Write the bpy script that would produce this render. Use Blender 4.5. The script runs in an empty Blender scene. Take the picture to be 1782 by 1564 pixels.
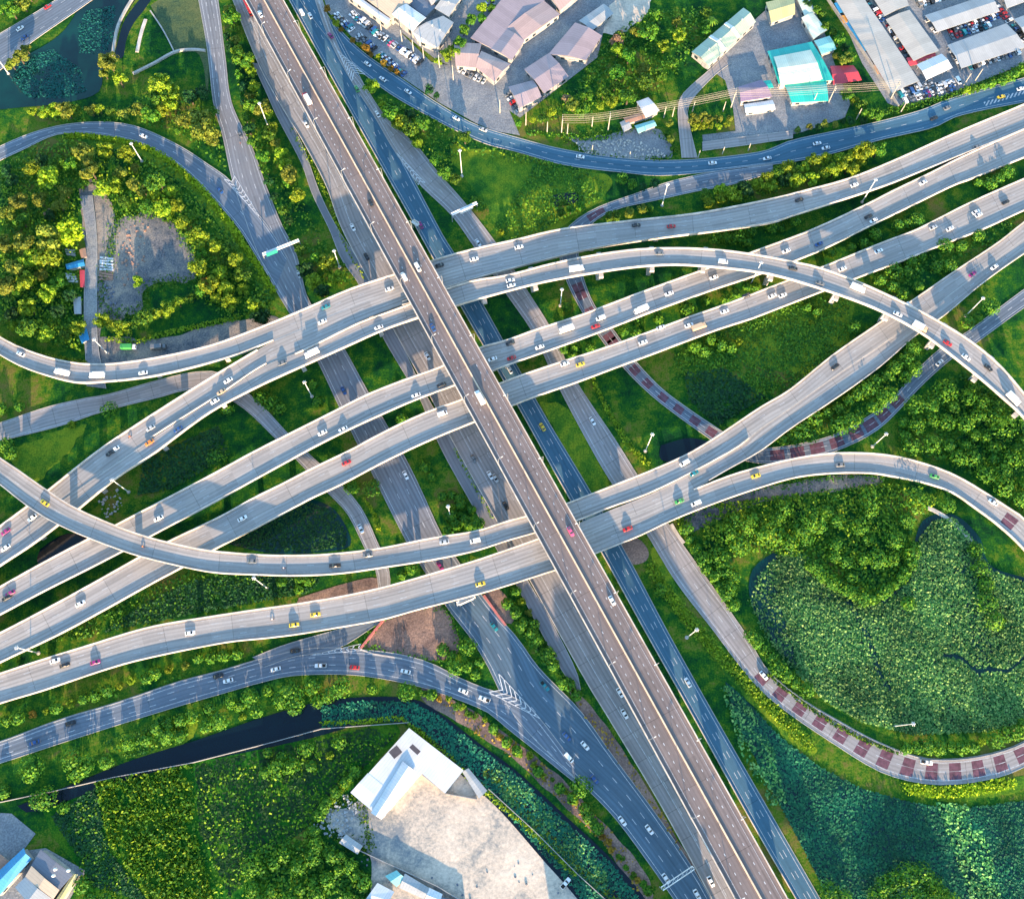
import bpy, math, random
from mathutils import Vector, Matrix
random.seed(7)
R = math.radians
# ------------------------------------------------------------------ camera
F, CX, CY, H, TH = 1680.0, 891.0, 782.0, 440.0, math.atan(560/1680.0)
CT, ST = math.cos(TH), math.sin(TH)
def W(px, py, z=0.0):
    """the point of the real world, at height z, that the photograph shows at px,py"""
    x = (px-CX)/F; y = -(py-CY)/F
    yy = y*CT + ST; zz = y*ST - CT
    t = (H-z)/(-zz)
    return Vector((x*t, yy*t, z))
def P(v):
    dx, dy, dz = v.x, v.y, v.z-H
    yc = dy*CT + dz*ST; zc = -dy*ST + dz*CT
    return (CX + F*dx/(-zc), CY - F*yc/(-zc))
SC = bpy.context.scene
COL = SC.collection
cam_d = bpy.data.cameras.new('camera'); cam = bpy.data.objects.new('camera', cam_d); COL.objects.link(cam)
cam.location = (0, 0, H); cam.rotation_euler = (TH, 0, 0)
cam_d.sensor_width = 36; cam_d.lens = F/1782*36; cam_d.clip_end = 8000; cam_d.clip_start = 1
SC.camera = cam
# ------------------------------------------------------------------ light
SUN_EL, SUN_AZ = R(11.0), R(-9.0)      # sun is low behind the lower edge of the picture
to_sun = Vector((math.sin(-SUN_AZ)*math.cos(SUN_EL), -math.cos(SUN_AZ)*math.cos(SUN_EL), math.sin(SUN_EL)))
sd = bpy.data.lights.new('sun', 'SUN'); sun = bpy.data.objects.new('sun', sd); COL.objects.link(sun)
sd.energy = 3.9; sd.angle = R(0.6); sd.color = (1.0, 0.70, 0.43)
sun.rotation_euler = to_sun.to_track_quat('Z', 'Y').to_euler()
wd = bpy.data.worlds.new('World'); SC.world = wd; wd.use_nodes = True
nt = wd.node_tree; bg = nt.nodes['Background']
sky = nt.nodes.new('ShaderNodeTexSky'); sky.sky_type = 'NISHITA'; sky.sun_disc = False
sky.ozone_density = 2.8; sky.air_density = 1.3; sky.dust_density = 0.3; sky.sun_elevation = SUN_EL; sky.sun_rotation = math.atan2(to_sun.x, to_sun.y)
nt.links.new(sky.outputs[0], bg.inputs[0]); bg.inputs[1].default_value = 0.15
SC.view_settings.view_transform = 'Standard'; SC.view_settings.look = 'None'
SC.view_settings.exposure = 2.15; SC.view_settings.gamma = 1.0
# ------------------------------------------------------------------ materials
MATS = {}
def nodes(name):
    m = bpy.data.materials.new(name); m.use_nodes = True
    return m, m.node_tree, m.node_tree.nodes['Principled BSDF']
def ramp(t, fac, stops):
    r = t.nodes.new('ShaderNodeValToRGB'); t.links.new(fac, r.inputs[0])
    e = r.color_ramp.elements
    while len(e) > 1: e.remove(e[0])
    e[0].position = stops[0][0]; e[0].color = (*stops[0][1], 1)
    for p, c in stops[1:]:
        k = e.new(p); k.color = (*c, 1)
    return r.outputs[0]
def noise(t, scale, detail=4, vec=None, rough=0.55, dist=0.0):
    n = t.nodes.new('ShaderNodeTexNoise'); n.inputs['Scale'].default_value = scale
    n.inputs['Detail'].default_value = detail; n.inputs['Roughness'].default_value = rough
    n.inputs['Distortion'].default_value = dist
    if vec is not None: t.links.new(vec, n.inputs['Vector'])
    return n.outputs['Fac']
def pos(t):
    return t.nodes.new('ShaderNodeNewGeometry').outputs['Position']
def mixc(t, fac, a, b, mode='MIX'):
    m = t.nodes.new('ShaderNodeMix'); m.data_type = 'RGBA'; m.blend_type = mode
    for s, v in ((m.inputs[0], fac), (m.inputs[6], a), (m.inputs[7], b)):
        if isinstance(v, (int, float)): s.default_value = v
        elif isinstance(v, tuple): s.default_value = (*v, 1)
        else: t.links.new(v, s)
    return m.outputs[2]
def math_n(t, op, a, b=0.0, c=0.0):
    m = t.nodes.new('ShaderNodeMath'); m.operation = op
    for s, v in zip(m.inputs, (a, b, c)):
        if isinstance(v, (int, float)): s.default_value = v
        else: t.links.new(v, s)
    return m.outputs[0]
def plain(name, col, rough=0.7, metal=0.0, spec=0.5, var=0.18, scale=0.35):
    if name in MATS: return MATS[name]
    m, t, b = nodes(name)
    f = noise(t, scale, 5, pos(t))
    lo = tuple(c*(1-var) for c in col); hi = tuple(min(1, c*(1+var)) for c in col)
    t.links.new(ramp(t, f, [(0.3, lo), (0.7, hi)]), b.inputs['Base Color'])
    b.inputs['Roughness'].default_value = rough; b.inputs['Metallic'].default_value = metal
    b.inputs['Specular IOR Level'].default_value = spec
    MATS[name] = m; return m
def leafmat(name, cols, rough=0.65, big=False):
    m, t, b = nodes(name)
    g = t.nodes.new('ShaderNodeNewGeometry'); oi = t.nodes.new('ShaderNodeObjectInfo')
    a = ramp(t, g.outputs['Random Per Island'], [(i/(len(cols)-1), c) for i, c in enumerate(cols)])
    v = math_n(t, 'MULTIPLY_ADD', oi.outputs['Random'], 0.5, 0.75)
    n = noise(t, 0.045 if big else 0.22, 4, pos(t), .6, .7 if big else 0)
    if big: n = math_n(t, 'MULTIPLY_ADD', n, 2.6, -0.8)
    v2 = math_n(t, 'MULTIPLY', v, math_n(t, 'MULTIPLY_ADD', n, 0.9, 0.55))
    hs = t.nodes.new('ShaderNodeHueSaturation'); t.links.new(a, hs.inputs['Color']); t.links.new(v2, hs.inputs['Value'])
    t.links.new(math_n(t, 'MULTIPLY_ADD', oi.outputs['Random'], 0.03, 0.485), hs.inputs['Hue'])
    t.links.new(hs.outputs[0], b.inputs['Base Color'])
    b.inputs['Roughness'].default_value = rough; b.inputs['Specular IOR Level'].default_value = 0.25
    tr = t.nodes.new('ShaderNodeBsdfTranslucent'); t.links.new(hs.outputs[0], tr.inputs[0])
    ms = t.nodes.new('ShaderNodeMixShader'); ms.inputs[0].default_value = 0.22
    t.links.new(b.outputs[0], ms.inputs[1]); t.links.new(tr.outputs[0], ms.inputs[2])
    t.links.new(ms.outputs[0], t.nodes['Material Output'].inputs[0])
    MATS[name] = m; return m
def roadmat(name, base, warm, lane=3.5, panel=10.0, wear=0.8, joint=30.0, streak=0.42):
    """concrete or asphalt with slab panels, wheel tracks, joints and stains, laid out along the road (UV in metres)"""
    m, t, b = nodes(name)
    uv = t.nodes.new('ShaderNodeUVMap').outputs[0]
    sp = t.nodes.new('ShaderNodeSeparateXYZ'); t.links.new(uv, sp.inputs[0])
    u, v = sp.outputs[0], sp.outputs[1]
    # slabs
    cb = t.nodes.new('ShaderNodeCombineXYZ')
    t.links.new(math_n(t, 'FLOOR', math_n(t, 'DIVIDE', u, panel)), cb.inputs[0])
    t.links.new(math_n(t, 'FLOOR', math_n(t, 'DIVIDE', v, lane)), cb.inputs[1])
    wn = t.nodes.new('ShaderNodeTexWhiteNoise'); wn.noise_dimensions = '2D'; t.links.new(cb.outputs[0], wn.inputs['Vector'])
    n1 = noise(t, 0.06, 5, pos(t)); n2 = noise(t, 0.9, 6, pos(t), 0.7)
    # long streaks along the direction of travel
    st = t.nodes.new('ShaderNodeCombineXYZ')
    t.links.new(math_n(t, 'MULTIPLY', u, 0.010), st.inputs[0]); t.links.new(math_n(t, 'MULTIPLY', v, 0.9), st.inputs[1])
    n3 = noise(t, 1.0, 4, st.outputs[0], 0.6)
    c = mixc(t, n1, base, warm)
    k = math_n(t, 'MULTIPLY_ADD', wn.outputs['Value'], 0.20, 0.90)
    k = math_n(t, 'MULTIPLY', k, math_n(t, 'MULTIPLY_ADD', n2, 0.30, 0.85))
    k = math_n(t, 'MULTIPLY', k, math_n(t, 'MULTIPLY_ADD', n3, streak*2.6, 1-streak*1.3))
    # wheel tracks: two dark bands per lane
    fr = math_n(t, 'FRACT', math_n(t, 'DIVIDE', v, lane*0.5))
    tri = math_n(t, 'ABSOLUTE', math_n(t, 'SUBTRACT', fr, 0.5))
    tr = t.nodes.new('ShaderNodeMapRange'); t.links.new(tri, tr.inputs[0]); tr.interpolation_type = 'SMOOTHSTEP'
    tr.inputs[1].default_value = 0.05; tr.inputs[2].default_value = 0.32; tr.inputs[3].default_value = 1-0.22*wear; tr.inputs[4].default_value = 1.0
    k = math_n(t, 'MULTIPLY', k, tr.outputs[0])
    # transverse joints
    fj = math_n(t, 'FRACT', math_n(t, 'DIVIDE', u, joint))
    jj = math_n(t, 'GREATER_THAN', fj, 0.30/joint)
    k = math_n(t, 'MULTIPLY', k, math_n(t, 'MULTIPLY_ADD', jj, 0.35, 0.65))
    cc = t.nodes.new('ShaderNodeCombineXYZ')
    for i in range(3): t.links.new(k, cc.inputs[i])
    c = mixc(t, 1.0, c, cc.outputs[0], 'MULTIPLY')
    t.links.new(c, b.inputs['Base Color']); b.inputs['Roughness'].default_value = 0.85
    b.inputs['Specular IOR Level'].default_value = 0.3
    MATS[name] = m; return m
M_CONC = roadmat('deck_concrete', (0.285, 0.28, 0.28), (0.41, 0.365, 0.325))
M_CONC2 = roadmat('expressway_concrete', (0.165, 0.138, 0.140), (0.235, 0.188, 0.168), streak=0.22, wear=0.7)
M_GCONC = roadmat('road_concrete', (0.25, 0.25, 0.265), (0.35, 0.31, 0.285), joint=12, streak=0.3)
M_ASPH = roadmat('road_asphalt', (0.045, 0.125, 0.195), (0.065, 0.150, 0.215), panel=400, joint=500, streak=0.25, wear=0.35)
M_ASPH2 = roadmat('old_asphalt', (0.115, 0.155, 0.205), (0.165, 0.19, 0.225), panel=60, joint=90, streak=0.30)
M_ASPH3 = roadmat('shade_blue_asphalt', (0.070, 0.130, 0.185), (0.105, 0.155, 0.200), panel=80, joint=200, streak=0.42)  # lower frontage road: blue of the shade put into the asphalt colour
M_MIXR = roadmat('worn_road', (0.155, 0.18, 0.215), (0.25, 0.24, 0.245), panel=40, joint=60, streak=0.4)
M_PARA = plain('parapet_concrete', (0.56, 0.50, 0.44), 0.85, var=0.32, scale=0.22)
M_PIER = plain('pier_concrete', (0.40, 0.38, 0.35), 0.9)
M_WHITE = plain('road_paint_white', (0.50, 0.51, 0.52), 0.6, var=0.35, scale=0.9)
M_YEL = plain('road_paint_yellow', (0.65, 0.45, 0.06), 0.6)
M_RED = plain('road_paint_red', (0.125, 0.050, 0.070), 0.7, var=0.45, scale=0.5)
M_STEEL = plain('galvanised_steel', (0.50, 0.52, 0.53), 0.45, 0.6)
M_LAMP = plain('lamp_white', (0.75, 0.75, 0.72), 0.4)
M_GLASS = plain('car_glass', (0.012, 0.018, 0.025), 0.12, spec=0.8)
M_TYRE = plain('tyre_rubber', (0.02, 0.02, 0.02), 0.9)
M_BARK = plain('bark', (0.09, 0.065, 0.045), 0.95)
M_WOODPOLE = plain('concrete_pole', (0.42, 0.38, 0.32), 0.9)
M_CABLE = plain('cable', (0.35, 0.31, 0.25), 0.8)

def groundmat(name, stops, s1=0.02, s2=0.18, s3=1.3, rough=0.95, con=.35):
    m, t, b = nodes(name)
    p = pos(t)
    a = noise(t, s1, 5, p, 0.6, 0.8); c = noise(t, s2, 6, p, 0.65); d = noise(t, s3, 4, p, 0.7)
    f = math_n(t, 'ADD', math_n(t, 'MULTIPLY', a, 0.48), math_n(t, 'ADD', math_n(t, 'MULTIPLY', c, 0.32), math_n(t, 'MULTIPLY', d, 0.20)))
    col = ramp(t, f, stops)
    g = ramp(t, d, [(0.25, (1-con*1.1,)*3), (0.75, (1+con,)*3)])
    t.links.new(mixc(t, 1.0, col, g, 'MULTIPLY'), b.inputs['Base Color'])
    b.inputs['Roughness'].default_value = rough; b.inputs['Specular IOR Level'].default_value = 0.1
    bp = t.nodes.new('ShaderNodeBump'); bp.inputs['Strength'].default_value = 0.6; bp.inputs['Distance'].default_value = 0.5
    t.links.new(c, bp.inputs['Height']); t.links.new(bp.outputs[0], b.inputs['Normal'])
    MATS[name] = m; return m
M_GRASS = groundmat('grass_ground', [(0.40, (0.003, 0.037, 0.013)), (0.455, (0.007, 0.070, 0.012)), (0.50, (0.023, 0.106, 0.009)), (0.54, (0.086, 0.156, 0.011)), (0.585, (0.144, 0.131, 0.032))], 0.025, 0.22)
M_MEADOW = groundmat('meadow_grass', [(0.40, (0.006, 0.072, 0.010)), (0.50, (0.014, 0.111, 0.009)), (0.58, (0.072, 0.163, 0.010))], 0.03)
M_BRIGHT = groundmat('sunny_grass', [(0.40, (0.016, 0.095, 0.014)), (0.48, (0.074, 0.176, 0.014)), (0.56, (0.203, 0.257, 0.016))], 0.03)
M_DIRT = groundmat('yard_earth', [(0.40, (0.07, 0.085, 0.105)), (0.46, (0.14, 0.145, 0.155)), (0.51, (0.21, 0.195, 0.18)), (0.57, (0.32, 0.27, 0.22))], 0.03)
M_SAND = groundmat('pale_earth', [(0.40, (0.208, 0.229, 0.242)), (0.45, (0.354, 0.329, 0.290)), (0.50, (0.541, 0.457, 0.368)), (0.58, (0.666, 0.567, 0.455))], 0.022, 0.10, 0.7, con=.13)
M_BROWN = groundmat('brown_earth', [(0.40, (0.13, 0.090, 0.080)), (0.5, (0.22, 0.15, 0.125)), (0.58, (0.32, 0.21, 0.16))], 0.05)
M_PAVE = groundmat('yard_paving', [(0.38, (0.161, 0.178, 0.201)), (0.5, (0.230, 0.241, 0.253)), (0.62, (0.333, 0.322, 0.299))], 0.03)
def watermat(name, c1, c2):
    m, t, b = nodes(name)
    t.links.new(ramp(t, noise(t, 0.04, 5, pos(t)), [(0.35, c1), (0.65, c2)]), b.inputs['Base Color'])
    b.inputs['Roughness'].default_value = 0.12; b.inputs['Specular IOR Level'].default_value = 0.35
    bp = t.nodes.new('ShaderNodeBump'); bp.inputs['Strength'].default_value = 0.15; bp.inputs['Distance'].default_value = 0.1
    t.links.new(noise(t, 0.8, 3, pos(t)), bp.inputs['Height']); t.links.new(bp.outputs[0], b.inputs['Normal'])
    MATS[name] = m; return m
M_WATER = watermat('pond_water', (0.001, 0.006, 0.015), (0.002, 0.012, 0.018))
M_ALGAE = watermat('algae_water', (0.001, 0.020, 0.022), (0.002, 0.045, 0.038))
L_YEL = leafmat('leaves_yellow_green', [(0.064, 0.142, 0.008), (0.181, 0.296, 0.012), (0.319, 0.392, 0.018)])
L_MID = leafmat('leaves_mid_green', [(0.014, 0.089, 0.010), (0.055, 0.175, 0.012), (0.160, 0.289, 0.014)])
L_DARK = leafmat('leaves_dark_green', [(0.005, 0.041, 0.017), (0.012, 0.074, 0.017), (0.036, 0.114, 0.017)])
L_OLIVE = leafmat('leaves_olive', [(0.060, 0.115, 0.012), (0.150, 0.196, 0.020), (0.250, 0.276, 0.030)])
L_ORANGE = leafmat('leaves_orange', [(0.16, 0.12, 0.015), (0.34, 0.22, 0.02), (0.42, 0.26, 0.04)])
L_LIME = leafmat('leaves_lime', [(0.16, 0.27, 0.008), (0.30, 0.42, 0.010), (0.38, 0.48, 0.015)])
L_FIELD = leafmat('field_leaves', [(0.015, 0.131, 0.009), (0.071, 0.229, 0.009), (0.259, 0.425, 0.013)])
L_BARE = leafmat('leaves_dry', [(0.18, 0.12, 0.07), (0.30, 0.20, 0.12), (0.38, 0.27, 0.17)])
L_LILY = leafmat('lotus_leaves', [(0.013, 0.108, 0.031), (0.057, 0.216, 0.054), (0.162, 0.356, 0.085), (0.275, 0.454, 0.136)], big=True)
L_TEAL = leafmat('water_plants', [(0.005, 0.087, 0.053), (0.012, 0.145, 0.073), (0.039, 0.217, 0.090)], big=True)
# ------------------------------------------------------------------ mesh helpers
def tag(o, label=None, cat=None, group=None, kind=None):
    if label: o['label'] = label
    if cat: o['category'] = cat
    if group: o['group'] = group
    if kind: o['kind'] = kind
    return o
class MB:
    def __init__(s): s.v = []; s.f = []; s.uv = None
    def quad(s, a, b, c, d):
        n = len(s.v); s.v += [a, b, c, d]; s.f.append((n, n+1, n+2, n+3))
    def box(s, lo, hi, M=None):
        n = len(s.v)
        for x in (lo[0], hi[0]):
            for y in (lo[1], hi[1]):
                for z in (lo[2], hi[2]):
                    p = Vector((x, y, z)); s.v.append(M @ p if M is not None else p)
        s.f += [tuple(n+i for i in q) for q in ((0, 1, 3, 2), (4, 6, 7, 5), (0, 4, 5, 1), (2, 3, 7, 6), (0, 2, 6, 4), (1, 5, 7, 3))]
    def tube(s, a, b, r0, r1=None, n=8, cap=True):
        a = Vector(a); b = Vector(b); r1 = r0 if r1 is None else r1
        d = (b-a).normalized(); q = d.to_track_quat('Z', 'Y'); k = len(s.v)
        for p, r in ((a, r0), (b, r1)):
            for i in range(n):
                t = 2*math.pi*i/n; s.v.append(p + q @ Vector((r*math.cos(t), r*math.sin(t), 0)))
        for i in range(n): s.f.append((k+i, k+(i+1) % n, k+n+(i+1) % n, k+n+i))
        if cap: s.f.append(tuple(k+i for i in reversed(range(n)))); s.f.append(tuple(k+n+i for i in range(n)))
    def prism(s, poly, z0, z1):
        k = len(s.v); n = len(poly)
        for p in poly: s.v.append(Vector((p[0], p[1], z0)))
        for p in poly: s.v.append(Vector((p[0], p[1], z1)))
        for i in range(n): s.f.append((k+i, k+(i+1) % n, k+n+(i+1) % n, k+n+i))
        s.f.append(tuple(k+i for i in reversed(range(n)))); s.f.append(tuple(k+n+i for i in range(n)))
    def mesh(s, name, mat):
        me = bpy.data.meshes.new(name); me.from_pydata([tuple(p) for p in s.v], [], s.f)
        if mat: me.materials.append(mat)
        return me
    def build(s, name, mat, parent=None):
        return link(name, s.mesh(name, mat), parent)
def link(name, me, parent=None, M=None):
    o = bpy.data.objects.new(name, me); COL.objects.link(o)
    if parent is not None: o.parent = parent
    return o
def empty(name, loc=(0, 0, 0), rz=0.0):
    o = bpy.data.objects.new(name, None); COL.objects.link(o); o.location = loc; o.rotation_euler = (0, 0, rz)
    o.empty_display_size = 0.5
    return o
def inpoly(x, y, poly):
    c = False; j = len(poly)-1
    for i in range(len(poly)):
        xi, yi = poly[i]; xj, yj = poly[j]
        if (yi > y) != (yj > y) and x < (xj-xi)*(y-yi)/(yj-yi)+xi: c = not c
        j = i
    return c
def spline(pts, n):
    """Catmull-Rom through pts, resampled to n points evenly along its length"""
    P_ = [pts[0]] + list(pts) + [pts[-1]]
    out = []
    for i in range(1, len(P_)-2):
        p0, p1, p2, p3 = P_[i-1], P_[i], P_[i+1], P_[i+2]
        for k in range(12):
            t = k/12.0; t2 = t*t; t3 = t2*t
            out.append(tuple(0.5*((2*p1[j]) + (-p0[j]+p2[j])*t + (2*p0[j]-5*p1[j]+4*p2[j]-p3[j])*t2 + (-p0[j]+3*p1[j]-3*p2[j]+p3[j])*t3) for j in range(2)))
    out.append(tuple(pts[-1]))
    d = [0.0]
    for a, b in zip(out, out[1:]): d.append(d[-1]+math.hypot(a[0]-b[0], a[1]-b[1]))
    res = []; j = 0
    for i in range(n):
        s = d[-1]*i/(n-1)
        while j < len(d)-2 and d[j+1] < s: j += 1
        w = (s-d[j])/max(1e-9, d[j+1]-d[j])
        res.append((out[j][0]*(1-w)+out[j+1][0]*w, out[j][1]*(1-w)+out[j+1][1]*w))
    return res
def interp(prof, x):
    if isinstance(prof, (int, float)): return prof
    if x <= prof[0][0]: return prof[0][1]
    for (a, za), (b, zb) in zip(prof, prof[1:]):
        if x <= b: 
            w = (x-a)/(b-a); return za*(1-w)+zb*w
    return prof[-1][1]
NOPLANT = []          # outlines, in picture pixels, of roads and decks
ROADS = {}            # key -> list of (centre, left, right) world points
class Ribbon:
    def __init__(s, key, L, Rr, z, n=None, name=''):
        n = n or max(12, int(sum(math.hypot(a[0]-b[0], a[1]-b[1]) for a, b in zip(L, L[1:]))/16))
        a = spline(L, n); b = spline(Rr, n)
        da = spline(L, n*6); db = spline(Rr, n*6)
        for it in range(2):          # pair the edges squarely across the road
            cc = [((p[0]+q[0])/2, (p[1]+q[1])/2) for p, q in zip(a, b)]; a2 = [a[0]]; b2 = [b[0]]; ja = jb = 0
            for i in range(1, n-1):
                tx, ty = cc[i+1][0]-cc[i-1][0], cc[i+1][1]-cc[i-1][1]
                def pick(dense, j0):
                    best = None
                    for j in range(j0, min(len(dense), j0+30)):
                        v = abs((dense[j][0]-cc[i][0])*tx+(dense[j][1]-cc[i][1])*ty)
                        if best is None or v < best[0]: best = (v, j)
                    return best[1]
                ja = pick(da, ja); jb = pick(db, jb)
                a2.append(da[ja]); b2.append(db[jb])
            a2.append(a[-1]); b2.append(b[-1]); a, b = a2, b2
        s.l = []; s.r = []
        for p, q in zip(a, b):
            zz = interp(z, (p[0]+q[0])/2)
            s.l.append(W(p[0], p[1], zz)); s.r.append(W(q[0], q[1], zz))
        s.n = n; s.c = [(x+y)/2 for x, y in zip(s.l, s.r)]
        s.u = [0.0]
        for x, y in zip(s.c, s.c[1:]): s.u.append(s.u[-1]+(y-x).length)
        s.len = s.u[-1]; s.key = key; s.name = name
        s.poly = a + b[::-1]
        NOPLANT.append(s.poly); ROADS[key] = s
    def at(s, u):
        u = min(max(u, 0), s.len-1e-6); j = 0
        lo, hi = 0, s.n-2
        while lo < hi:
            mid = (lo+hi+1)//2
            if s.u[mid] <= u: lo = mid
            else: hi = mid-1
        j = lo; w = (u-s.u[j])/max(1e-6, s.u[j+1]-s.u[j])
        return s.l[j].lerp(s.l[j+1], w), s.r[j].lerp(s.r[j+1], w), (s.c[j+1]-s.c[j]).normalized()
    def sheet(s, z=0.0):
        me_v = []; f = []; uvs = []
        for i in range(s.n):
            w = (s.l[i]-s.r[i]).length
            k = 4
            for j in range(k+1):
                p = s.l[i].lerp(s.r[i], j/k); me_v.append((p.x, p.y, p.z+z)); uvs.append((s.u[i], w*j/k))
        k = 5
        for i in range(s.n-1):
            for j in range(4): f.append((i*k+j, (i+1)*k+j, (i+1)*k+j+1, i*k+j+1))
        return me_v, f, uvs
    def make(s, name, mat, parent=None, dz=0.0, marks=()):
        v, f, uvs = s.sheet(dz)
        nf = len(f); mi = [0]*nf; mats = [mat]
        for mm_, mt_ in marks:
            k = len(v); v += [tuple(p) for p in mm_.v]; uvs += [(0, 0)]*len(mm_.v)
            f += [tuple(i+k for i in q) for q in mm_.f]; mi += [len(mats)]*len(mm_.f); mats.append(mt_)
        me = bpy.data.meshes.new(name); me.from_pydata(v, [], f)
        for x_ in mats: me.materials.append(x_)
        me.polygons.foreach_set('material_index', mi)
        ul = me.uv_layers.new(name='UVMap')
        for p in me.polygons:
            for li in p.loop_indices: ul.data[li].uv = uvs[me.loops[li].vertex_index]
        return link(name, me, parent)
    def off(s, u, d, side, z=0.0):
        """point d metres inside the left (side 0) or right (side 1) edge"""
        l, r, t = s.at(u); e = (r-l).normalized()
        p = l+e*d if side == 0 else r-e*d
        return p+Vector((0, 0, z))
    def wall(s, side, u0, u1, off, th, z0, z1, name, mat, parent=None, step=6.0):
        """a wall standing along one edge"""
        m = MB(); k = max(2, int((u1-u0)/step)+1)
        for i in range(k+1):
            u = u0+(u1-u0)*i/k
            a = s.off(u, off, side); b = s.off(u, off+th, side)
            m.v += [a+Vector((0, 0, z0)), b+Vector((0, 0, z0)), b+Vector((0, 0, z1)), a+Vector((0, 0, z1))]
        for i in range(k):
            for j in range(4):
                m.f.append((i*4+j, i*4+(j+1) % 4, (i+1)*4+(j+1) % 4, (i+1)*4+j))
        m.f.append((0, 1, 2, 3)); m.f.append((k*4+3, k*4+2, k*4+1, k*4))
        return m.build(name, mat, parent)
    def line(s, m, frac, u0, u1, w, dash=None, z=0.0, inset=None):
        """paint along the road at a fraction of the width; dash=(on, off)"""
        def pt(u):
            l, r, t = s.at(u); e = (r-l).normalized(); W_ = (r-l).length
            if inset is not None: d = inset if frac < 0.5 else W_-inset
            else: d = W_*frac
            return l+e*(d-w/2)+Vector((0, 0, z)), l+e*(d+w/2)+Vector((0, 0, z))
        segs = []
        if dash:
            u = u0
            while u < u1: segs.append((u, min(u+dash[0], u1))); u += dash[0]+dash[1]
        else:
            k = max(1, int((u1-u0)/8)); segs = [(u0+(u1-u0)*i/k, u0+(u1-u0)*(i+1)/k) for i in range(k)]
        for a, b in segs:
            p, q = pt(a); p2, q2 = pt(b); m.quad(p, p2, q2, q)
# ------------------------------------------------------------------ ground
S = 2600.0
def struct(o): o['kind'] = 'structure'; return o
g = MB(); g.quad(Vector((-S, -S, 0)), Vector((S, -S, 0)), Vector((S, S, 0)), Vector((-S, S, 0)))
struct(g.build('ground', M_GRASS))
LAYER = [0.03]
def patch(name, px, mat, kind='structure', z=None, smooth=True, jit=0):
    if z is None: z = LAYER[0]; LAYER[0] += 0.006
    pts = px
    if smooth:
        pts = spline(list(px)+[px[0]], max(24, len(px)*5))[:-1]
    if jit:                                   # ragged outline: bays of several sizes
        pts = spline(pts+[pts[0]], max(40, int(sum(math.hypot(p[0]-q[0], p[1]-q[1]) for p, q in zip(pts, pts[1:]))/3.5)))[:-1]; jit = min(jit, len(pts)*.02); n_ = len(pts); ph_ = [random.uniform(0, 6.28) for _ in range(8)]
        def wob(i, k0): return sum(math.sin(2*math.pi*i/n_*f_+ph_[(j+k0) % 8])/(1+j*.55) for j, f_ in enumerate((5, 11, 19)))
        pts = [(x+jit*(wob(i, 0)*.8+random.uniform(-.12, .12)), y+jit*(wob(i, 3)*.8+random.uniform(-.12, .12))) for i, (x, y) in enumerate(pts)]
    me = bpy.data.meshes.new(name); me.from_pydata([tuple(W(x, y, z)) for x, y in pts], [], [tuple(range(len(pts)))])
    # make sure the face looks up
    if me.polygons[0].normal.z < 0: me.flip_normals()
    me.materials.append(mat)
    o = link(name, me); o['kind'] = kind
    return o
# sunny and bare ground
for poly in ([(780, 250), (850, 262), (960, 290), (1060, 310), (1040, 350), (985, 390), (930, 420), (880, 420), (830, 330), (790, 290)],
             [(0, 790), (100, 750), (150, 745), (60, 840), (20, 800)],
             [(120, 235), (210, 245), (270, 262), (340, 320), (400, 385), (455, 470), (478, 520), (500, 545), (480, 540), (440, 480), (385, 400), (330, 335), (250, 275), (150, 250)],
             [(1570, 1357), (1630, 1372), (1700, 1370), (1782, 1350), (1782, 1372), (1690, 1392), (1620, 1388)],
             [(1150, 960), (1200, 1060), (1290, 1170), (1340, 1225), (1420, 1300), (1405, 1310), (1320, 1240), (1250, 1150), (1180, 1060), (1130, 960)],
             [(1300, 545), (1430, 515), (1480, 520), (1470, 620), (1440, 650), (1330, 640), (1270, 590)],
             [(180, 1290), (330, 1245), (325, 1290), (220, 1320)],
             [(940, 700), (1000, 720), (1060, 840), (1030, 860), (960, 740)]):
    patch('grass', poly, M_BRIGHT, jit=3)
patch('meadow', [(70, 1405), (200, 1362), (335, 1332), (480, 1296), (600, 1272), (700, 1264), (640, 1340), (560, 1420), (470, 1500), (440, 1600), (150, 1600), (150, 1530), (100, 1460)], M_MEADOW, jit=3)
patch('dirt_yard', [(205, 380), (255, 370), (300, 385), (330, 430), (345, 480), (300, 490), (260, 500), (240, 540), (190, 545), (175, 500), (190, 450), (195, 410)], M_DIRT, jit=4)
patch('dirt_ground', [(135, 310), (165, 315), (200, 370), (205, 470), (215, 550), (180, 560), (170, 640), (152, 640), (150, 520), (148, 420), (140, 360)], M_DIRT, jit=2)
patch('dirt_ground', [(175, 585), (260, 590), (340, 575), (420, 555), (485, 555), (440, 590), (340, 615), (250, 630), (180, 640)], M_DIRT, jit=2)
patch('sand_yard', [(560, 1410), (620, 1395), (700, 1310), (760, 1350), (850, 1345), (920, 1420), (1000, 1500), (1080, 1570), (1120, 1640), (700, 1640), (640, 1480), (575, 1445)], M_SAND, jit=2)
patch('brown_ground', [(630, 1125), (670, 1075), (760, 1050), (790, 1090), (798, 1135), (760, 1150), (690, 1140)], M_BROWN, jit=1)
patch('brown_ground', [(840, 1035), (868, 1025), (895, 1060), (890, 1085), (870, 1075)], M_BROWN)
patch('brown_ground', [(1075, 950), (1105, 935), (1127, 955), (1125, 975), (1100, 982), (1085, 965)], M_BROWN)
patch('brown_ground', [(520, 1040), (600, 1015), (655, 1005), (660, 1030), (600, 1035), (520, 1062)], M_BROWN)
patch('brown_ground', [(735, 1190), (800, 1225), (880, 1275), (960, 1340), (1040, 1420), (1110, 1500), (1140, 1570), (1110, 1560), (1060, 1480), (980, 1400), (900, 1325), (810, 1265), (735, 1215)], M_BROWN, jit=2)
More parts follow.
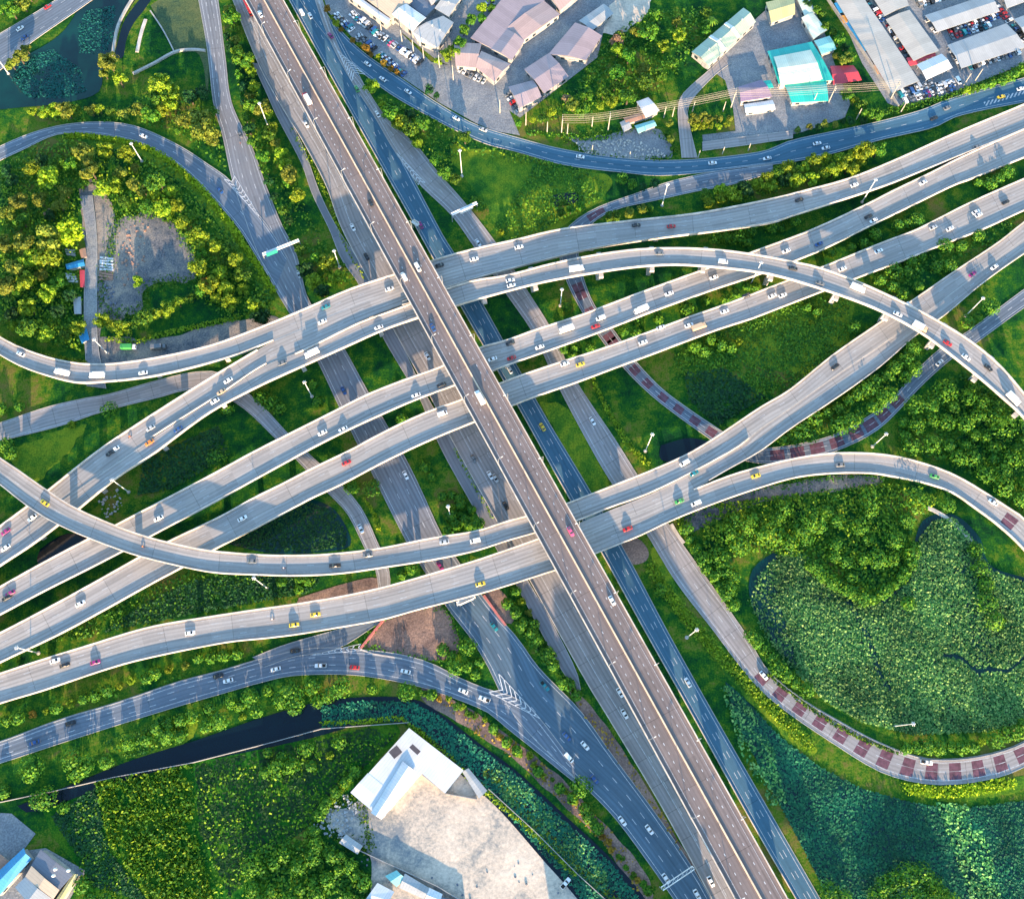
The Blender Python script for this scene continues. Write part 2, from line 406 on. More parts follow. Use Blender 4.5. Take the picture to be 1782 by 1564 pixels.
patch('brown_ground', [(985, 1190), (1010, 1210), (1075, 1290), (1180, 1460), (1245, 1564), (1225, 1564), (1120, 1410), (1040, 1290)], M_BROWN, jit=1)
patch('bare_ground', [(1190, 900), (1260, 865), (1380, 838), (1500, 826), (1540, 835), (1500, 850), (1380, 865), (1280, 890), (1200, 930)], M_DIRT, jit=2)
patch('bare_ground', [(1045, 0), (1130, -10), (1120, 30), (1075, 60), (1040, 50)], M_SAND, jit=2)
patch('gravel_yard', [(985, 240), (1060, 235), (1120, 220), (1160, 240), (1170, 272), (1110, 277), (1040, 270)], M_PAVE, jit=2)
# yards and car parks at the top
patch('car_park', [(548, -60), (680, -60), (700, 60), (750, 108), (800, 118), (850, 150), (885, 190), (905, 236), (860, 228), (827, 214), (763, 178), (698, 134), (625, 78), (570, 20)], M_PAVE, smooth=False)
patch('factory_yard', [(680, -60), (1150, -60), (1060, 10), (1040, 100), (950, 170), (905, 205), (875, 185), (840, 140), (760, 105), (700, 58)], M_PAVE, smooth=False)
patch('concrete_yard', [(1236, 121), (1275, 70), (1330, 20), (1390, -20), (1410, 0), (1440, 70), (1455, 120), (1480, 180), (1470, 205), (1390, 232), (1290, 250), (1225, 262), (1222, 235), (1280, 228), (1276, 190), (1262, 140)], M_PAVE, smooth=False)
patch('market_yard', [(1425, -60), (1900, -60), (1900, 70), (1782, 112), (1640, 168), (1560, 186), (1545, 180), (1500, 110)], M_PAVE, smooth=False)
patch('paved_yard', [(-60, 1410), (20, 1415), (62, 1450), (40, 1480), (80, 1475), (150, 1515), (100, 1600), (-80, 1620)], M_PAVE, smooth=False)
patch('meadow', [(235, -30), (275, -30), (300, 60), (295, 92), (240, 115), (215, 105), (222, 50)], M_GRASS)
patch('meadow', [(262, 10), (340, -30), (362, 95), (360, 175), (355, 120), (340, 88), (305, 88)], groundmat('dull_meadow', [(0.4, (0.05, 0.09, 0.05)), (0.5, (0.09, 0.12, 0.05)), (0.62, (0.13, 0.14, 0.06))]))
# ------------------------------------------------------------------ water
POND = dict(
 loop=[(1345, 962), (1400, 965), (1440, 1000), (1490, 1042), (1535, 1042), (1578, 1005), (1592, 940), (1610, 902), (1660, 895), (1705, 935), (1725, 985), (1800, 1010), (1900, 1050), (1900, 1240), (1782, 1262), (1690, 1268), (1590, 1272), (1500, 1250), (1440, 1215), (1395, 1170), (1340, 1110), (1305, 1040), (1310, 990)],
 lower=[(1262, 1185), (1305, 1225), (1350, 1275), (1420, 1330), (1500, 1372), (1570, 1392), (1660, 1408), (1790, 1392), (1950, 1360), (1950, 1680), (1500, 1680), (1440, 1560), (1395, 1470), (1350, 1385), (1310, 1310), (1280, 1250)],
 canal=[(30, 1402), (130, 1362), (230, 1322), (340, 1288), (450, 1250), (550, 1222), (640, 1212), (720, 1216), (765, 1240), (830, 1290), (900, 1342), (985, 1420), (1070, 1500), (1130, 1575), (1180, 1680), (1090, 1680), (1010, 1570), (940, 1490), (870, 1410), (800, 1345), (760, 1300), (715, 1262), (640, 1258), (540, 1284), (420, 1310), (300, 1334), (180, 1370), (60, 1412)],
 northwest=[(20, 110), (105, 60), (150, -10), (170, -50), (262, -50), (222, 20), (203, 60), (197, 95), (180, 120), (172, 160), (120, 178), (50, 186), (-60, 190), (-60, 140)],
 moat=[(262, -20), (236, 8), (215, 40), (206, 70), (200, 98), (214, 100), (220, 70), (232, 42), (252, 16), (275, -20)],
 middle=[(392, 945), (430, 905), (480, 880), (535, 868), (580, 885), (606, 925), (606, 952), (540, 962), (470, 962)],
 west=[(70, 955), (110, 930), (150, 932), (130, 955), (90, 985), (65, 978)],
 small=[(962, 340), (1000, 335), (1005, 350), (970, 360)],
 small2=[(1150, 775), (1200, 762), (1240, 775), (1190, 800), (1150, 800)])
for k, p in POND.items():
    patch('pond' if k != 'canal' else 'canal', p, M_ALGAE if k in ('loop', 'lower', 'northwest', 'middle') else M_WATER)
    # a pond keeps trees off
# canal walls (the curved concrete edges at upper left)
def edge_wall(name, px, h, th, mat, label, cat):
    a = spline(px, 24); m = MB()
    for (x0, y0), (x1, y1) in zip(a, a[1:]):
        p = W(x0, y0); q = W(x1, y1); d = (q-p).normalized(); nrm = Vector((-d.y, d.x, 0))*th/2
        m.prism([p+nrm, p-nrm, q-nrm, q+nrm], 0, h)
    o = m.build(name, mat); tag(o, label, cat); return o
edge_wall('canal_wall', [(244, -20), (222, 15), (207, 45), (200, 75), (197, 98)], 1.2, 1.4, M_PIER, 'curved concrete bank wall beside the dark channel at upper left', 'wall')
edge_wall('canal_wall', [(232, 130), (268, 112), (305, 92), (335, 88), (358, 90)], 1.2, 1.2, M_PIER, 'curved concrete wall round the south end of the triangular green plot', 'wall')
edge_wall('footpath_wall', [(262, 20), (285, 55), (304, 92)], 0.8, 0.7, M_PIER, 'thin straight wall along the east side of the triangular green plot', 'wall')
edge_wall('concrete_trough', [(254, 35), (246, 60), (239, 92)], 0.7, 1.8, M_PARA, 'pale concrete trough lying in the triangular green plot', 'drain')
edge_wall('drain_channel', [(1614, 883), (1645, 900), (1675, 925), (1690, 945)], 0.6, 1.8, M_PARA, 'curved pale concrete drain by the lotus pond inside the right loop', 'drain')
edge_wall('drain_channel', [(1168, 912), (1180, 932), (1190, 945)], 0.6, 1.4, M_PARA, 'short pale concrete drain beside the service road below the ramps', 'drain')
# ------------------------------------------------------------------ roads on the ground
RZ = [0.16]
MARK = {}
def road(key, L, Rr, mat, name, z=None, lanes=(), edge=1.0, dash=(3, 6), yellow=False):
    z0 = RZ[0]; RZ[0] += 0.035
    zz = z0 if z is None else z
    r = Ribbon(key, L, Rr, zz, name=name)
    m = MB()
    for f in lanes: r.line(m, f, 0, r.len, 0.22, dash, 0.012)
    if edge is not None:
        r.line(m, 0, 0, r.len, 0.22, None, 0.012, inset=edge); r.line(m, 1, 0, r.len, 0.22, None, 0.012, inset=edge)
    o = r.make('road', mat, marks=[(m, M_WHITE)] if m.f else ()); o['kind'] = 'structure'
    # kerbs
    r.wall(0, 0, r.len, -0.25, 0.25, -0.15, 0.12, 'kerb', M_PIER, o); r.wall(1, 0, r.len, -0.25, 0.25, -0.15, 0.12, 'kerb', M_PIER, o)
    r.obj = o
    return r
LX = [(-60, 459-33.2), (1660, 459+1660*.5535)]
med = lambda y: 459+y*.5535
r1 = road('R1', [(392, -40), (414, 20), (455, 120), (500, 200), (528, 245), (569, 323), (595, 395), (644, 489), (688, 576), (728, 648), (762, 712), (796, 780), (868, 909), (923, 1008), (1019, 1180), (1061, 1249), (1154, 1404), (1241, 1564), (1262, 1604), (1428, 1900)],
     [(med(-40)-26, -40), (med(20)-24, 20), (med(120)-22, 120), (med(200)-20, 200), (med(245)-20, 245), (med(323)-20, 323), (med(395)-18, 395), (med(489)-18, 489), (med(576)-18, 576), (med(648)-16, 648), (med(712)-16, 712), (med(780)-16, 780), (med(909)-14, 909), (med(1008)-14, 1008), (med(1180)-12, 1180), (med(1249)-12, 1249), (med(1404)-10, 1404), (med(1564)-10, 1564), (med(1604)-10, 1604), (med(1900)-8, 1900)],
     M_GCONC, 'the sunlit main road west of the expressway', lanes=(0.36, 0.6), edge=5.0, dash=(3, 9))
r2 = road('R2', [(482, -40), (504, 0), (595, 165), (719, 385), (755, 450), (830, 580), (910, 720), (988, 860), (1048, 961), (1125, 1100), (1204, 1240), (1306, 1424), (1387, 1564), (1410, 1604), (1580, 1900)],
     [(540, -40), (556, 0), (650, 180), (765, 400), (788, 437), (852, 551), (946, 720), (1018, 840), (1088, 961), (1162, 1100), (1238, 1236), (1346, 1424), (1427, 1564), (1450, 1604), (1625, 1900)],
     M_ASPH, 'the blue asphalt main road east of the expressway', lanes=(0.42, 0.62), edge=1.2, dash=(3, 6))
r4 = road('R4', [(520, -60), (553, 5), (621, 82), (698, 137), (763, 181), (827, 217), (900, 240), (983, 261), (1086, 276), (1190, 279), (1322, 265), (1381, 244), (1508, 217), (1601, 193), (1660, 170), (1782, 136), (1900, 105)],
     [(490, -60), (525, 5), (592, 92), (634, 129), (698, 175), (827, 243), (900, 264), (983, 287), (1086, 300), (1164, 305), (1322, 289), (1425, 273), (1533, 243), (1624, 222), (1670, 201), (1782, 178), (1900, 160)],
     M_ASPH, 'the asphalt ring road at the top', z=[(1320, 0.18), (1500, 1.4), (1620, 1.4), (1720, 0.18)], lanes=(0.5,), edge=1.2)
r3 = road('R3', [(535, -40), (570, 60), (605, 130), (650, 200), (690, 268), (732, 322), (786, 374), (826, 430), (880, 509), (929, 581), (973, 674), (1035, 790), (1071, 849), (1125, 927), (1177, 1012), (1241, 1095), (1282, 1150), (1322, 1198), (1374, 1241), (1451, 1293), (1528, 1340), (1593, 1360), (1658, 1364), (1735, 1352), (1782, 1334), (1870, 1290)],
     [(548, -40), (590, 85), (631, 144), (672, 206), (724, 253), (763, 302), (809, 354), (866, 428), (919, 509), (960, 575), (1001, 661), (1070, 765), (1112, 832), (1161, 909), (1216, 987), (1267, 1059), (1302, 1110), (1335, 1165), (1399, 1218), (1451, 1249), (1516, 1285), (1580, 1311), (1632, 1321), (1709, 1314), (1782, 1290), (1870, 1235)],
     M_GCONC, 'the concrete service road east of the expressway', lanes=(0.5,), edge=1.5)
r6 = road('R6', [(1345, 285), (1250, 298), (1164, 317), (1105, 338), (1045, 359), (1004, 382), (983, 405), (973, 440), (986, 488), (1012, 540), (1045, 588), (1084, 638), (1133, 687), (1190, 731), (1234, 762), (1285, 797), (1340, 806), (1425, 793), (1477, 775), (1528, 747), (1567, 710), (1606, 668), (1658, 622), (1696, 598), (1782, 535), (1900, 455)],
     [(1345, 300), (1270, 322), (1215, 332), (1138, 349), (1076, 363), (1035, 384), (1014, 410), (1006, 440), (1016, 488), (1036, 535), (1068, 575), (1105, 627), (1151, 676), (1203, 715), (1254, 749), (1300, 778), (1340, 780), (1400, 771), (1451, 757), (1503, 730), (1554, 693), (1590, 650), (1640, 604), (1683, 578), (1782, 504), (1900, 420)],
     M_ASPH2, 'the slip road with red patches', lanes=(0.5,), edge=0.9)
r7 = road('R7', [(335, -60), (346, 0), (361, 85), (372, 181), (387, 232), (403, 307), (420, 360), (445, 430), (478, 500), (520, 570), (554, 630), (592, 710), (646, 819), (708, 942), (750, 1010)],
     [(368, -60), (379, 0), (392, 103), (403, 181), (439, 258), (460, 317), (489, 390), (515, 442), (536, 522), (570, 560), (600, 609), (641, 684), (701, 790), (732, 852), (768, 930), (806, 990)],
     M_MIXR, 'the frontage road left of the expressway', lanes=(0.36, 0.66), edge=1.2)
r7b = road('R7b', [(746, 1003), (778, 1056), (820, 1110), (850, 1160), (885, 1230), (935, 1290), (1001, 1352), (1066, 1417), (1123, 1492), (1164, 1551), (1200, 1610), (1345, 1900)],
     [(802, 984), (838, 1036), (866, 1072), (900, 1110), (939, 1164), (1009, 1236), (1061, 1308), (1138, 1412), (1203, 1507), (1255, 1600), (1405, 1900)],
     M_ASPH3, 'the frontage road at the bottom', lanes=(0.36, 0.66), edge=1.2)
r9 = road('R9', [(-80, 300), (0, 255), (77, 225), (155, 213), (232, 219), (310, 253), (361, 286), (398, 312), (430, 350), (470, 400), (500, 450)],
     [(-80, 322), (0, 279), (39, 261), (103, 233), (181, 235), (258, 255), (323, 297), (374, 348), (418, 400), (450, 452), (480, 500)],
     M_ASPH2, 'the curved slip road round the left loop', lanes=(0.5,), edge=0.9)
r10 = road('R10', [(-80, 757), (0, 736), (77, 710), (145, 694), (191, 686), (271, 663), (336, 648), (390, 650), (434, 687), (460, 710), (502, 756), (548, 800), (595, 844), (631, 888), (659, 950), (677, 989), (678, 1030)],
     [(-80, 790), (0, 767), (103, 741), (181, 715), (284, 689), (323, 678), (370, 680), (410, 700), (440, 723), (481, 764), (517, 800), (569, 855), (605, 893), (636, 955), (654, 989), (660, 1030)],
     M_GCONC, 'the narrow concrete road winding under the decks', edge=0.8)
r8 = road('R8', [(-100, 1318), (0, 1290), (103, 1252), (206, 1221), (310, 1186), (387, 1166), (440, 1150), (543, 1128), (636, 1131), (698, 1139), (750, 1154), (801, 1180), (850, 1200), (900, 1215), (935, 1245), (1000, 1330)],
     [(-100, 1356), (0, 1327), (103, 1293), (206, 1260), (310, 1228), (400, 1202), (460, 1185), (517, 1174), (621, 1174), (724, 1192), (788, 1213), (827, 1228), (853, 1241), (885, 1268), (918, 1294), (1002, 1362)],
     M_ASPH2, 'the curved road along the bottom left', lanes=(0.36, 0.66), edge=1.6)
r8b = road('R8b', [(440, 1144), (490, 1124), (543, 1108), (590, 1095), (636, 1080), (700, 1045)], [(460, 1160), (510, 1142), (560, 1135), (600, 1122), (668, 1078), (730, 1045)], M_ASPH2, 'the short branch under the lowest deck', edge=None)
r12 = road('R12', [(-80, 105), (0, 59), (98, 0), (180, -55)], [(-80, 165), (0, 122), (46, 80), (139, 15), (230, -50)], M_ASPH2, 'the road at the top left corner', lanes=(0.25, 0.75), edge=0.8)
r13 = road('R13', [(440, 110), (461, 155), (484, 206), (525, 284), (543, 336), (574, 400), (595, 452), (626, 496), (664, 581), (708, 656), (732, 695), (768, 780), (835, 901), (899, 1017), (921, 1059), (978, 1165), (1004, 1202)],
     [(452, 110), (476, 155), (499, 201), (528, 258), (556, 336), (588, 400), (621, 449), (641, 488), (686, 572), (722, 650), (748, 700), (794, 780), (863, 904), (919, 1012), (947, 1059), (1000, 1162), (1010, 1200)],
     M_MIXR, 'the narrow lane beside the main road', edge=None)
r14 = road('R14', [(1187, 275), (1180, 194), (1187, 165), (1236, 121), (1262, 95)], [(1213, 275), (1198, 212), (1199, 181), (1241, 133), (1272, 110)], M_GCONC, 'the lane to the yards', edge=None)
r15 = road('R15', [(152, 672), (147, 560), (148, 480), (152, 416), (140, 340)], [(184, 676), (170, 600), (168, 520), (168, 416), (160, 340)], M_PAVE, 'the dirt track', edge=None)
r16 = road('R16', [(1222, 248), (1300, 238), (1380, 228)], [(1222, 262), (1300, 252), (1380, 240)], M_GCONC, 'the yard road', edge=None)
GROUND_KEYS = ['R1', 'R2', 'R3', 'R4', 'R6', 'R7', 'R7b', 'R8', 'R9', 'R10', 'R12']
# red patches on the slip roads
def red_patches(r, spots, ln):
    m = MB()
    for u in spots:
        for a, b in ((0.16, 0.49), (0.51, 0.84)):
            l, q, t = r.at(u); l2, q2, t2 = r.at(u+ln)
            m.quad(l.lerp(q, a)+Vector((0, 0, .008)), l2.lerp(q2, a)+Vector((0, 0, .008)), l2.lerp(q2, b)+Vector((0, 0, .008)), l.lerp(q, b)+Vector((0, 0, .008)))
    m.build('red_marking', M_RED, r.obj)
def near_u(r, x, y, z=None):
    best = None
    for i in range(r.n):
        p = P(r.c[i]); d = (p[0]-x)**2+(p[1]-y)**2
        if best is None or d < best[0]: best = (d, i)
    i = best[1]; res = (1e18, 0, None, None)
    for j in range(max(0, i-1), min(r.n-1, i+1)):
        for k in range(21):
            u = r.u[j]+(r.u[j+1]-r.u[j])*k/20; l, q, t = r.at(u); c = (l+q)/2; p = P(c)
            d = (p[0]-x)**2+(p[1]-y)**2
            if d < res[0]: res = (d, u, t, c.z)
    return res[1:]
ua = near_u(r3, 1318, 1172)[0]
red_patches(r3, [ua+i*10.2 for i in range(16)], 5.2)
red_patches(r6, [near_u(r6, x, y)[0] for x, y in ((1035, 370), (1050, 362), (998, 495), (1004, 508), (1024, 535), (1056, 580), (1062, 590), (1096, 640), (1120, 662), (1145, 688), (1170, 712), (1198, 732), (1226, 752))], 5)
red_patches(r6, [near_u(r6, x, y)[0] for x, y in ((1340, 792), (1375, 788), (1410, 782), (1445, 775), (1480, 760), (1505, 745), (1528, 728), (1552, 705))], 7)
# painted chevrons in the forks
def chevrons(tip, b1, b2, n, z, parent, flip=False):
    m = MB(); A = W(*tip, z); B = W(*b1, z); C = W(*b2, z)
    def strip(p, q, w):
        d = (q-p).normalized(); e = Vector((-d.y, d.x, 0))*w/2; m.quad(p-e, q-e, q+e, p+e)
    strip(A, B, 0.22); strip(A, C, 0.22)
    for i in range(1, n+1):
        t = i/n; l = A.lerp(B, t); r = A.lerp(C, t); mid = (l+r)/2; d = (A-mid).normalized()*(l-r).length*0.55
        strip(l, mid+d, 0.34); strip(r, mid+d, 0.34)
    m.build('chevron_marking', plain('fresh_paint', (0.7, 0.7, 0.7), .6), parent)
chevrons((587, 88), (612, 142), (636, 130), 9, 0.34, r4.obj)
chevrons((690, 266), (728, 322), (740, 318), 8, 0.34, r3.obj)
chevrons((452, 378), (390, 312), (408, 306), 9, 0.50, r9.obj)
chevrons((540, 1140), (628, 1120), (632, 1131), 8, 0.50, r8.obj)
chevrons((940, 1250), (868, 1172), (850, 1204), 8, 0.62, r7b.obj)
mm = MB()
for i in range(20):
    x = 1660+i*7; y = 196-i*2.2; a = W(x, y+6, 0.30); b = W(x+5, y-3, 0.30); e = Vector((0.45, 0, 0)); mm.quad(a-e, b-e, b+e, a+e)
mm.build('hatch_marking', M_WHITE, r4.obj)
# ------------------------------------------------------------------ elevated decks
DZ = [0.0]
def deck(key, L, Rr, z, label, para=(1, 1), mat=None, lanes=(), pier_step=34, girder=1.8, pier_w=2.2, name='viaduct', caps=False, edge=1.3, ph=1.05, cat='flyover', pier_from=14, dash=(3, 9), hidden=()):
    off = DZ[0]; DZ[0] += 0.025
    zz = [(x, v+off) for x, v in z] if not isinstance(z, (int, float)) else z+off
    r = Ribbon(key, L, Rr, zz, name=label)
    root = empty(name, tuple(r.c[r.n//2].xy)+(0,)); tag(root, label, cat, 'elevated road decks of the interchange'); r.root = root
    inv = Matrix.Translation(-root.location)
    parts = []
    # body of the deck: edge slab and box girder
    m = MB()
    for i in range(r.n):
        l, q = r.l[i], r.r[i]; e = (q-l).normalized(); w = (q-l).length
        g_ = min(girder, max(0.3, l.z-0.2)); k = 0.7 if g_ > 0.8 else 0.25
        m.v += [l-e*0.3+Vector((0, 0, -.02)), q+e*0.3+Vector((0, 0, -.02)), q+e*0.3+Vector((0, 0, -k)), q-e*min(3, w*.22)+Vector((0, 0, -g_)), l+e*min(3, w*.22)+Vector((0, 0, -g_)), l-e*0.3+Vector((0, 0, -k))]
    for i in range(r.n-1):
        for j in range(6): m.f.append((i*6+j, i*6+(j+1) % 6, (i+1)*6+(j+1) % 6, (i+1)*6+j))
    parts.append(m.build('girder', M_PIER))
    for s in (0, 1):
        if para[s]: parts.append(r.wall(s, para[s+2] if len(para) > 2 else 0, r.len, -0.3, 0.38, -0.3, ph, 'parapet', M_PARA))
    m = MB()
    for f in lanes: r.line(m, f, 0, r.len, 0.16 if key != 'X' else 0.3, dash, 0.015)
    if edge:
        if para[0]: r.line(m, 0, 0, r.len, 0.14, None, 0.015, inset=edge)
        if para[1]: r.line(m, 1, 0, r.len, 0.14, None, 0.015, inset=edge)
    parts.append(r.make('road_deck', mat or M_CONC, marks=[(m, M_WHITE)] if m.f else ()))
    u = pier_from
    while u < r.len-4:
        l, q, t = r.at(u); c = (l+q)/2; e = (q-l).normalized(); w = (q-l).length
        b = P(Vector((c.x, c.y, 0)))
        bad = any(inpoly(b[0], b[1], ROADS[k].poly) for k in GROUND_KEYS) and key != 'X'
        if key in ('A', 'C', 'D', 'E_n', 'E_s', 'B', 'S', 'loop', 'F', 'G', 'AW'):
            for k2, r2_ in ROADS.items():      # never through a lower deck
                if k2 != key and k2 not in GROUND_KEYS and k2 in DECKZ:
                    if inpoly(*P(Vector((c.x, c.y, 5))), r2_.poly): bad = True
        if bad or c.z < 2.6: u += 8 if c.z >= 2.6 else 20; continue
        top = c.z-girder
        m = MB(); ex = Vector((e.x, e.y, 0)).normalized(); ty = Vector((-ex.y, ex.x, 0))
        def bx(hw, hd, z0, z1, cc=c):
            m.prism([Vector((cc.x, cc.y, 0))+ex*a*hw+ty*b_*hd for a, b_ in ((-1, -1), (1, -1), (1, 1), (-1, 1))], z0, z1)
        bx(pier_w*0.75, pier_w*0.5, 0, top-1.2)
        pr = m.build('pier', M_PIER); parts.append(pr)
        m = MB(); hw = w*0.30 if not caps else w*0.5+2.2
        bx(hw, 1.1, top-1.2, top-(0.0 if not caps else -0.6)); cp = m.build('pier_cap', M_PIER, pr)
        u += pier_step
    for o in parts:
        o.parent = root; o.matrix_parent_inverse = inv
    return r
DECKZ = set()
def zA(): return [(0, 7.5), (300, 8.5), (600, 11), (1000, 11), (1300, 9), (1500, 5.5), (1700, 2.2), (1900, 1.0)]
dA = deck('A', [(710, 472), (752, 455), (827, 434), (900, 418), (978, 400), (1102, 385), (1216, 372), (1340, 348), (1400, 333), (1477, 312), (1559, 279), (1657, 235), (1774, 186), (1900, 132)],
  [(700, 526), (776, 501), (827, 485), (880, 470), (1025, 434), (1128, 417), (1241, 403), (1340, 388), (1374, 377), (1425, 361), (1487, 341), (1549, 320), (1606, 297), (1670, 271), (1782, 225), (1900, 172)],
  zA(), 'wide northernmost deck rising from the right edge to the expressway', lanes=(0.27, 0.52, 0.76)); DECKZ.add('A')
dL = deck('loop', [(710, 471), (685, 479), (605, 506), (528, 540), (440, 576), (361, 604), (258, 626), (178, 635), (114, 630), (52, 612), (0, 587), (-90, 530)],
  [(716, 496), (690, 505), (605, 537), (528, 571), (481, 590), (413, 617), (336, 639), (258, 656), (181, 664), (129, 665), (52, 643), (0, 617), (-90, 560)],
  [(0, 8), (150, 8.5), (440, 10.2), (600, 11)], 'curved loop ramp sweeping round the wooded left loop', para=(1, 0), lanes=(0.5,)); DECKZ.add('loop')
o_ = dL.wall(1, near_u(dL, 470, 580)[0], dL.len, -0.3, 0.38, -0.3, 1.05, 'parapet', M_PARA); o_.parent = dL.root; o_.matrix_parent_inverse = Matrix.Translation(-dL.root.location)
dAW = deck('AW', [(716, 497), (690, 506), (605, 538), (528, 572), (481, 592), (460, 603), (361, 662), (232, 744), (165, 790), (83, 855), (46, 883), (0, 917), (-120, 1005)],
  [(712, 524), (680, 536), (621, 560), (528, 607), (460, 635), (387, 684), (336, 716), (271, 757), (200, 805), (100, 875), (46, 916), (0, 950), (-120, 1038)],
  [(0, 8), (150, 8.5), (440, 10.2), (600, 11)], 'straight upper left deck running down to the left edge', para=(0, 0), lanes=(0.36, 0.68)); DECKZ.add('AW')
o_ = dAW.wall(0, near_u(dAW, 455, 620)[0], dAW.len, -0.3, 0.38, -0.3, 1.05, 'parapet', M_PARA); o_.parent = dAW.root; o_.matrix_parent_inverse = Matrix.Translation(-dAW.root.location)
o_ = dAW.wall(1, near_u(dAW, 455, 620)[0], near_u(dAW, 255, 750)[0], -0.1, 0.38, -0.3, 0.95, 'median_barrier', M_PARA); o_.parent = dAW.root; o_.matrix_parent_inverse = Matrix.Translation(-dAW.root.location)
dC = deck('C', [(1900, 178), (1782, 226), (1670, 276), (1619, 302), (1554, 333), (1503, 359), (1415, 400), (1322, 435), (1228, 469), (1112, 511), (1009, 550), (931, 575), (880, 594), (835, 606), (770, 638), (698, 664), (636, 689), (569, 723), (491, 762), (440, 788), (361, 831), (258, 885), (206, 912), (155, 938), (77, 979), (0, 1022), (-120, 1088)],
  [(1900, 225), (1782, 274), (1688, 312), (1658, 323), (1580, 361), (1500, 400), (1425, 437), (1316, 479), (1241, 504), (1138, 541), (1061, 571), (983, 600), (880, 636), (855, 646), (792, 670), (724, 695), (646, 729), (595, 753), (540, 781), (500, 803), (440, 836), (361, 880), (258, 935), (219, 956), (155, 989), (77, 1028), (0, 1069), (-120, 1132)],
  [(0, 7), (400, 9.5), (600, 11), (1050, 11), (1300, 8.5), (1500, 5), (1700, 2.2), (1900, 1.0)], 'third cross deck from the top running straight below the arched ramp', lanes=(0.36, 0.66)); DECKZ.add('C')
dD = deck('D', [(1900, 262), (1782, 312), (1683, 356), (1596, 400), (1541, 421), (1477, 447), (1430, 466), (1340, 501), (1267, 529), (1190, 556), (1112, 585), (1035, 612), (957, 637), (880, 664), (801, 697), (750, 715), (698, 738), (646, 764), (610, 784), (543, 816), (491, 843), (440, 868), (387, 898), (299, 940), (250, 966), (181, 1005), (103, 1048), (0, 1102), (-120, 1160)],
  [(1900, 316), (1782, 366), (1712, 398), (1632, 429), (1554, 460), (1503, 479), (1433, 506), (1340, 542), (1306, 555), (1241, 576), (1138, 615), (1086, 634), (1009, 663), (931, 690), (890, 706), (827, 733), (775, 754), (714, 781), (659, 808), (595, 842), (543, 866), (491, 894), (440, 921), (372, 956), (322, 984), (258, 1018), (181, 1061), (103, 1103), (0, 1152), (-120, 1212)],
  [(0, 7), (400, 9.5), (600, 11), (1050, 11), (1300, 8.5), (1500, 5), (1700, 2.2), (1900, 1.0)], 'fourth cross deck, parallel to and just below the third', lanes=(0.36, 0.66)); DECKZ.add('D')
EZ = [(1000, 11), (1200, 10), (1400, 6.5), (1600, 2.5), (1782, 1.0)]
dEn = deck('E_n', [(1900, 300), (1782, 387), (1735, 424), (1658, 475), (1600, 515), (1541, 555), (1451, 617), (1374, 679), (1322, 710), (1216, 780), (1150, 812), (1086, 838), (986, 877), (950, 890)],
  [(1900, 338), (1782, 416), (1735, 450), (1658, 508), (1600, 552), (1541, 594), (1451, 655), (1374, 710), (1322, 746), (1280, 780), (1190, 829), (1125, 860), (1061, 883), (1004, 906), (950, 925)],
  EZ, 'northern half of the broad grey deck climbing from the right edge', para=(1, 0), lanes=(0.5,)); DECKZ.add('E_n')
o_ = dEn.wall(1, near_u(dEn, 1290, 745)[0], dEn.len, -0.1, 0.38, -0.3, 0.95, 'median_barrier', M_PARA); o_.parent = dEn.root; o_.matrix_parent_inverse = Matrix.Translation(-dEn.root.location)
dEs = deck('E_s', [(1900, 340), (1782, 418), (1735, 452), (1658, 510), (1600, 554), (1541, 596), (1451, 657), (1374, 712), (1322, 748), (1280, 783), (1190, 832), (1125, 864), (1061, 889), (1006, 912), (950, 934)],
  [(1900, 365), (1782, 441), (1709, 493), (1645, 547), (1596, 581), (1528, 640), (1451, 695), (1374, 746), (1322, 785), (1267, 816), (1197, 856), (1120, 890), (1086, 903), (1010, 935), (955, 958)],
  EZ, 'southern half of the broad grey deck climbing from the right edge', para=(0, 0), lanes=(0.5,)); DECKZ.add('E_s')
o_ = dEs.wall(1, 0, near_u(dEs, 1225, 822)[0], -0.3, 0.38, -0.3, 1.0, 'parapet', M_PARA); o_.parent = dEs.root; o_.matrix_parent_inverse = Matrix.Translation(-dEs.root.location)
dG = deck('G', [(1880, 1005), (1782, 904), (1748, 881), (1709, 855), (1658, 826), (1606, 807), (1554, 794), (1503, 789), (1438, 790), (1374, 800), (1322, 813), (1267, 829), (1190, 860), (1120, 892), (1086, 905), (1010, 937), (955, 960)],
  [(1870, 1060), (1782, 956), (1735, 912), (1696, 883), (1658, 857), (1606, 839), (1554, 829), (1516, 823), (1451, 823), (1386, 830), (1322, 848), (1241, 876), (1164, 907), (1112, 932), (1035, 963), (965, 990)],
  [(1000, 11), (1200, 10), (1400, 7.5), (1600, 4.5), (1782, 2.2)], 'curved ramp looping over the lotus pond at right', para=(0, 1), lanes=(0.5,)); DECKZ.add('G')
o_ = dG.wall(0, 0, near_u(dG, 1210, 862)[0], -0.3, 0.38, -0.3, 1.0, 'parapet', M_PARA); o_.parent = dG.root; o_.matrix_parent_inverse = Matrix.Translation(-dG.root.location)
red2 = MB()
for u in (near_u(dG, 1768, 912)[0],):
    for a, b in ((0.2, 0.48), (0.52, 0.8)):
        l, q, t = dG.at(u); l2, q2, t2 = dG.at(u+6); k = Vector((0, 0, .02)); red2.quad(l.lerp(q, a)+k, l2.lerp(q2, a)+k, l2.lerp(q2, b)+k, l.lerp(q, b)+k)
o_ = red2.build('red_marking', M_RED, dG.root); o_.matrix_parent_inverse = Matrix.Translation(-dG.root.location)
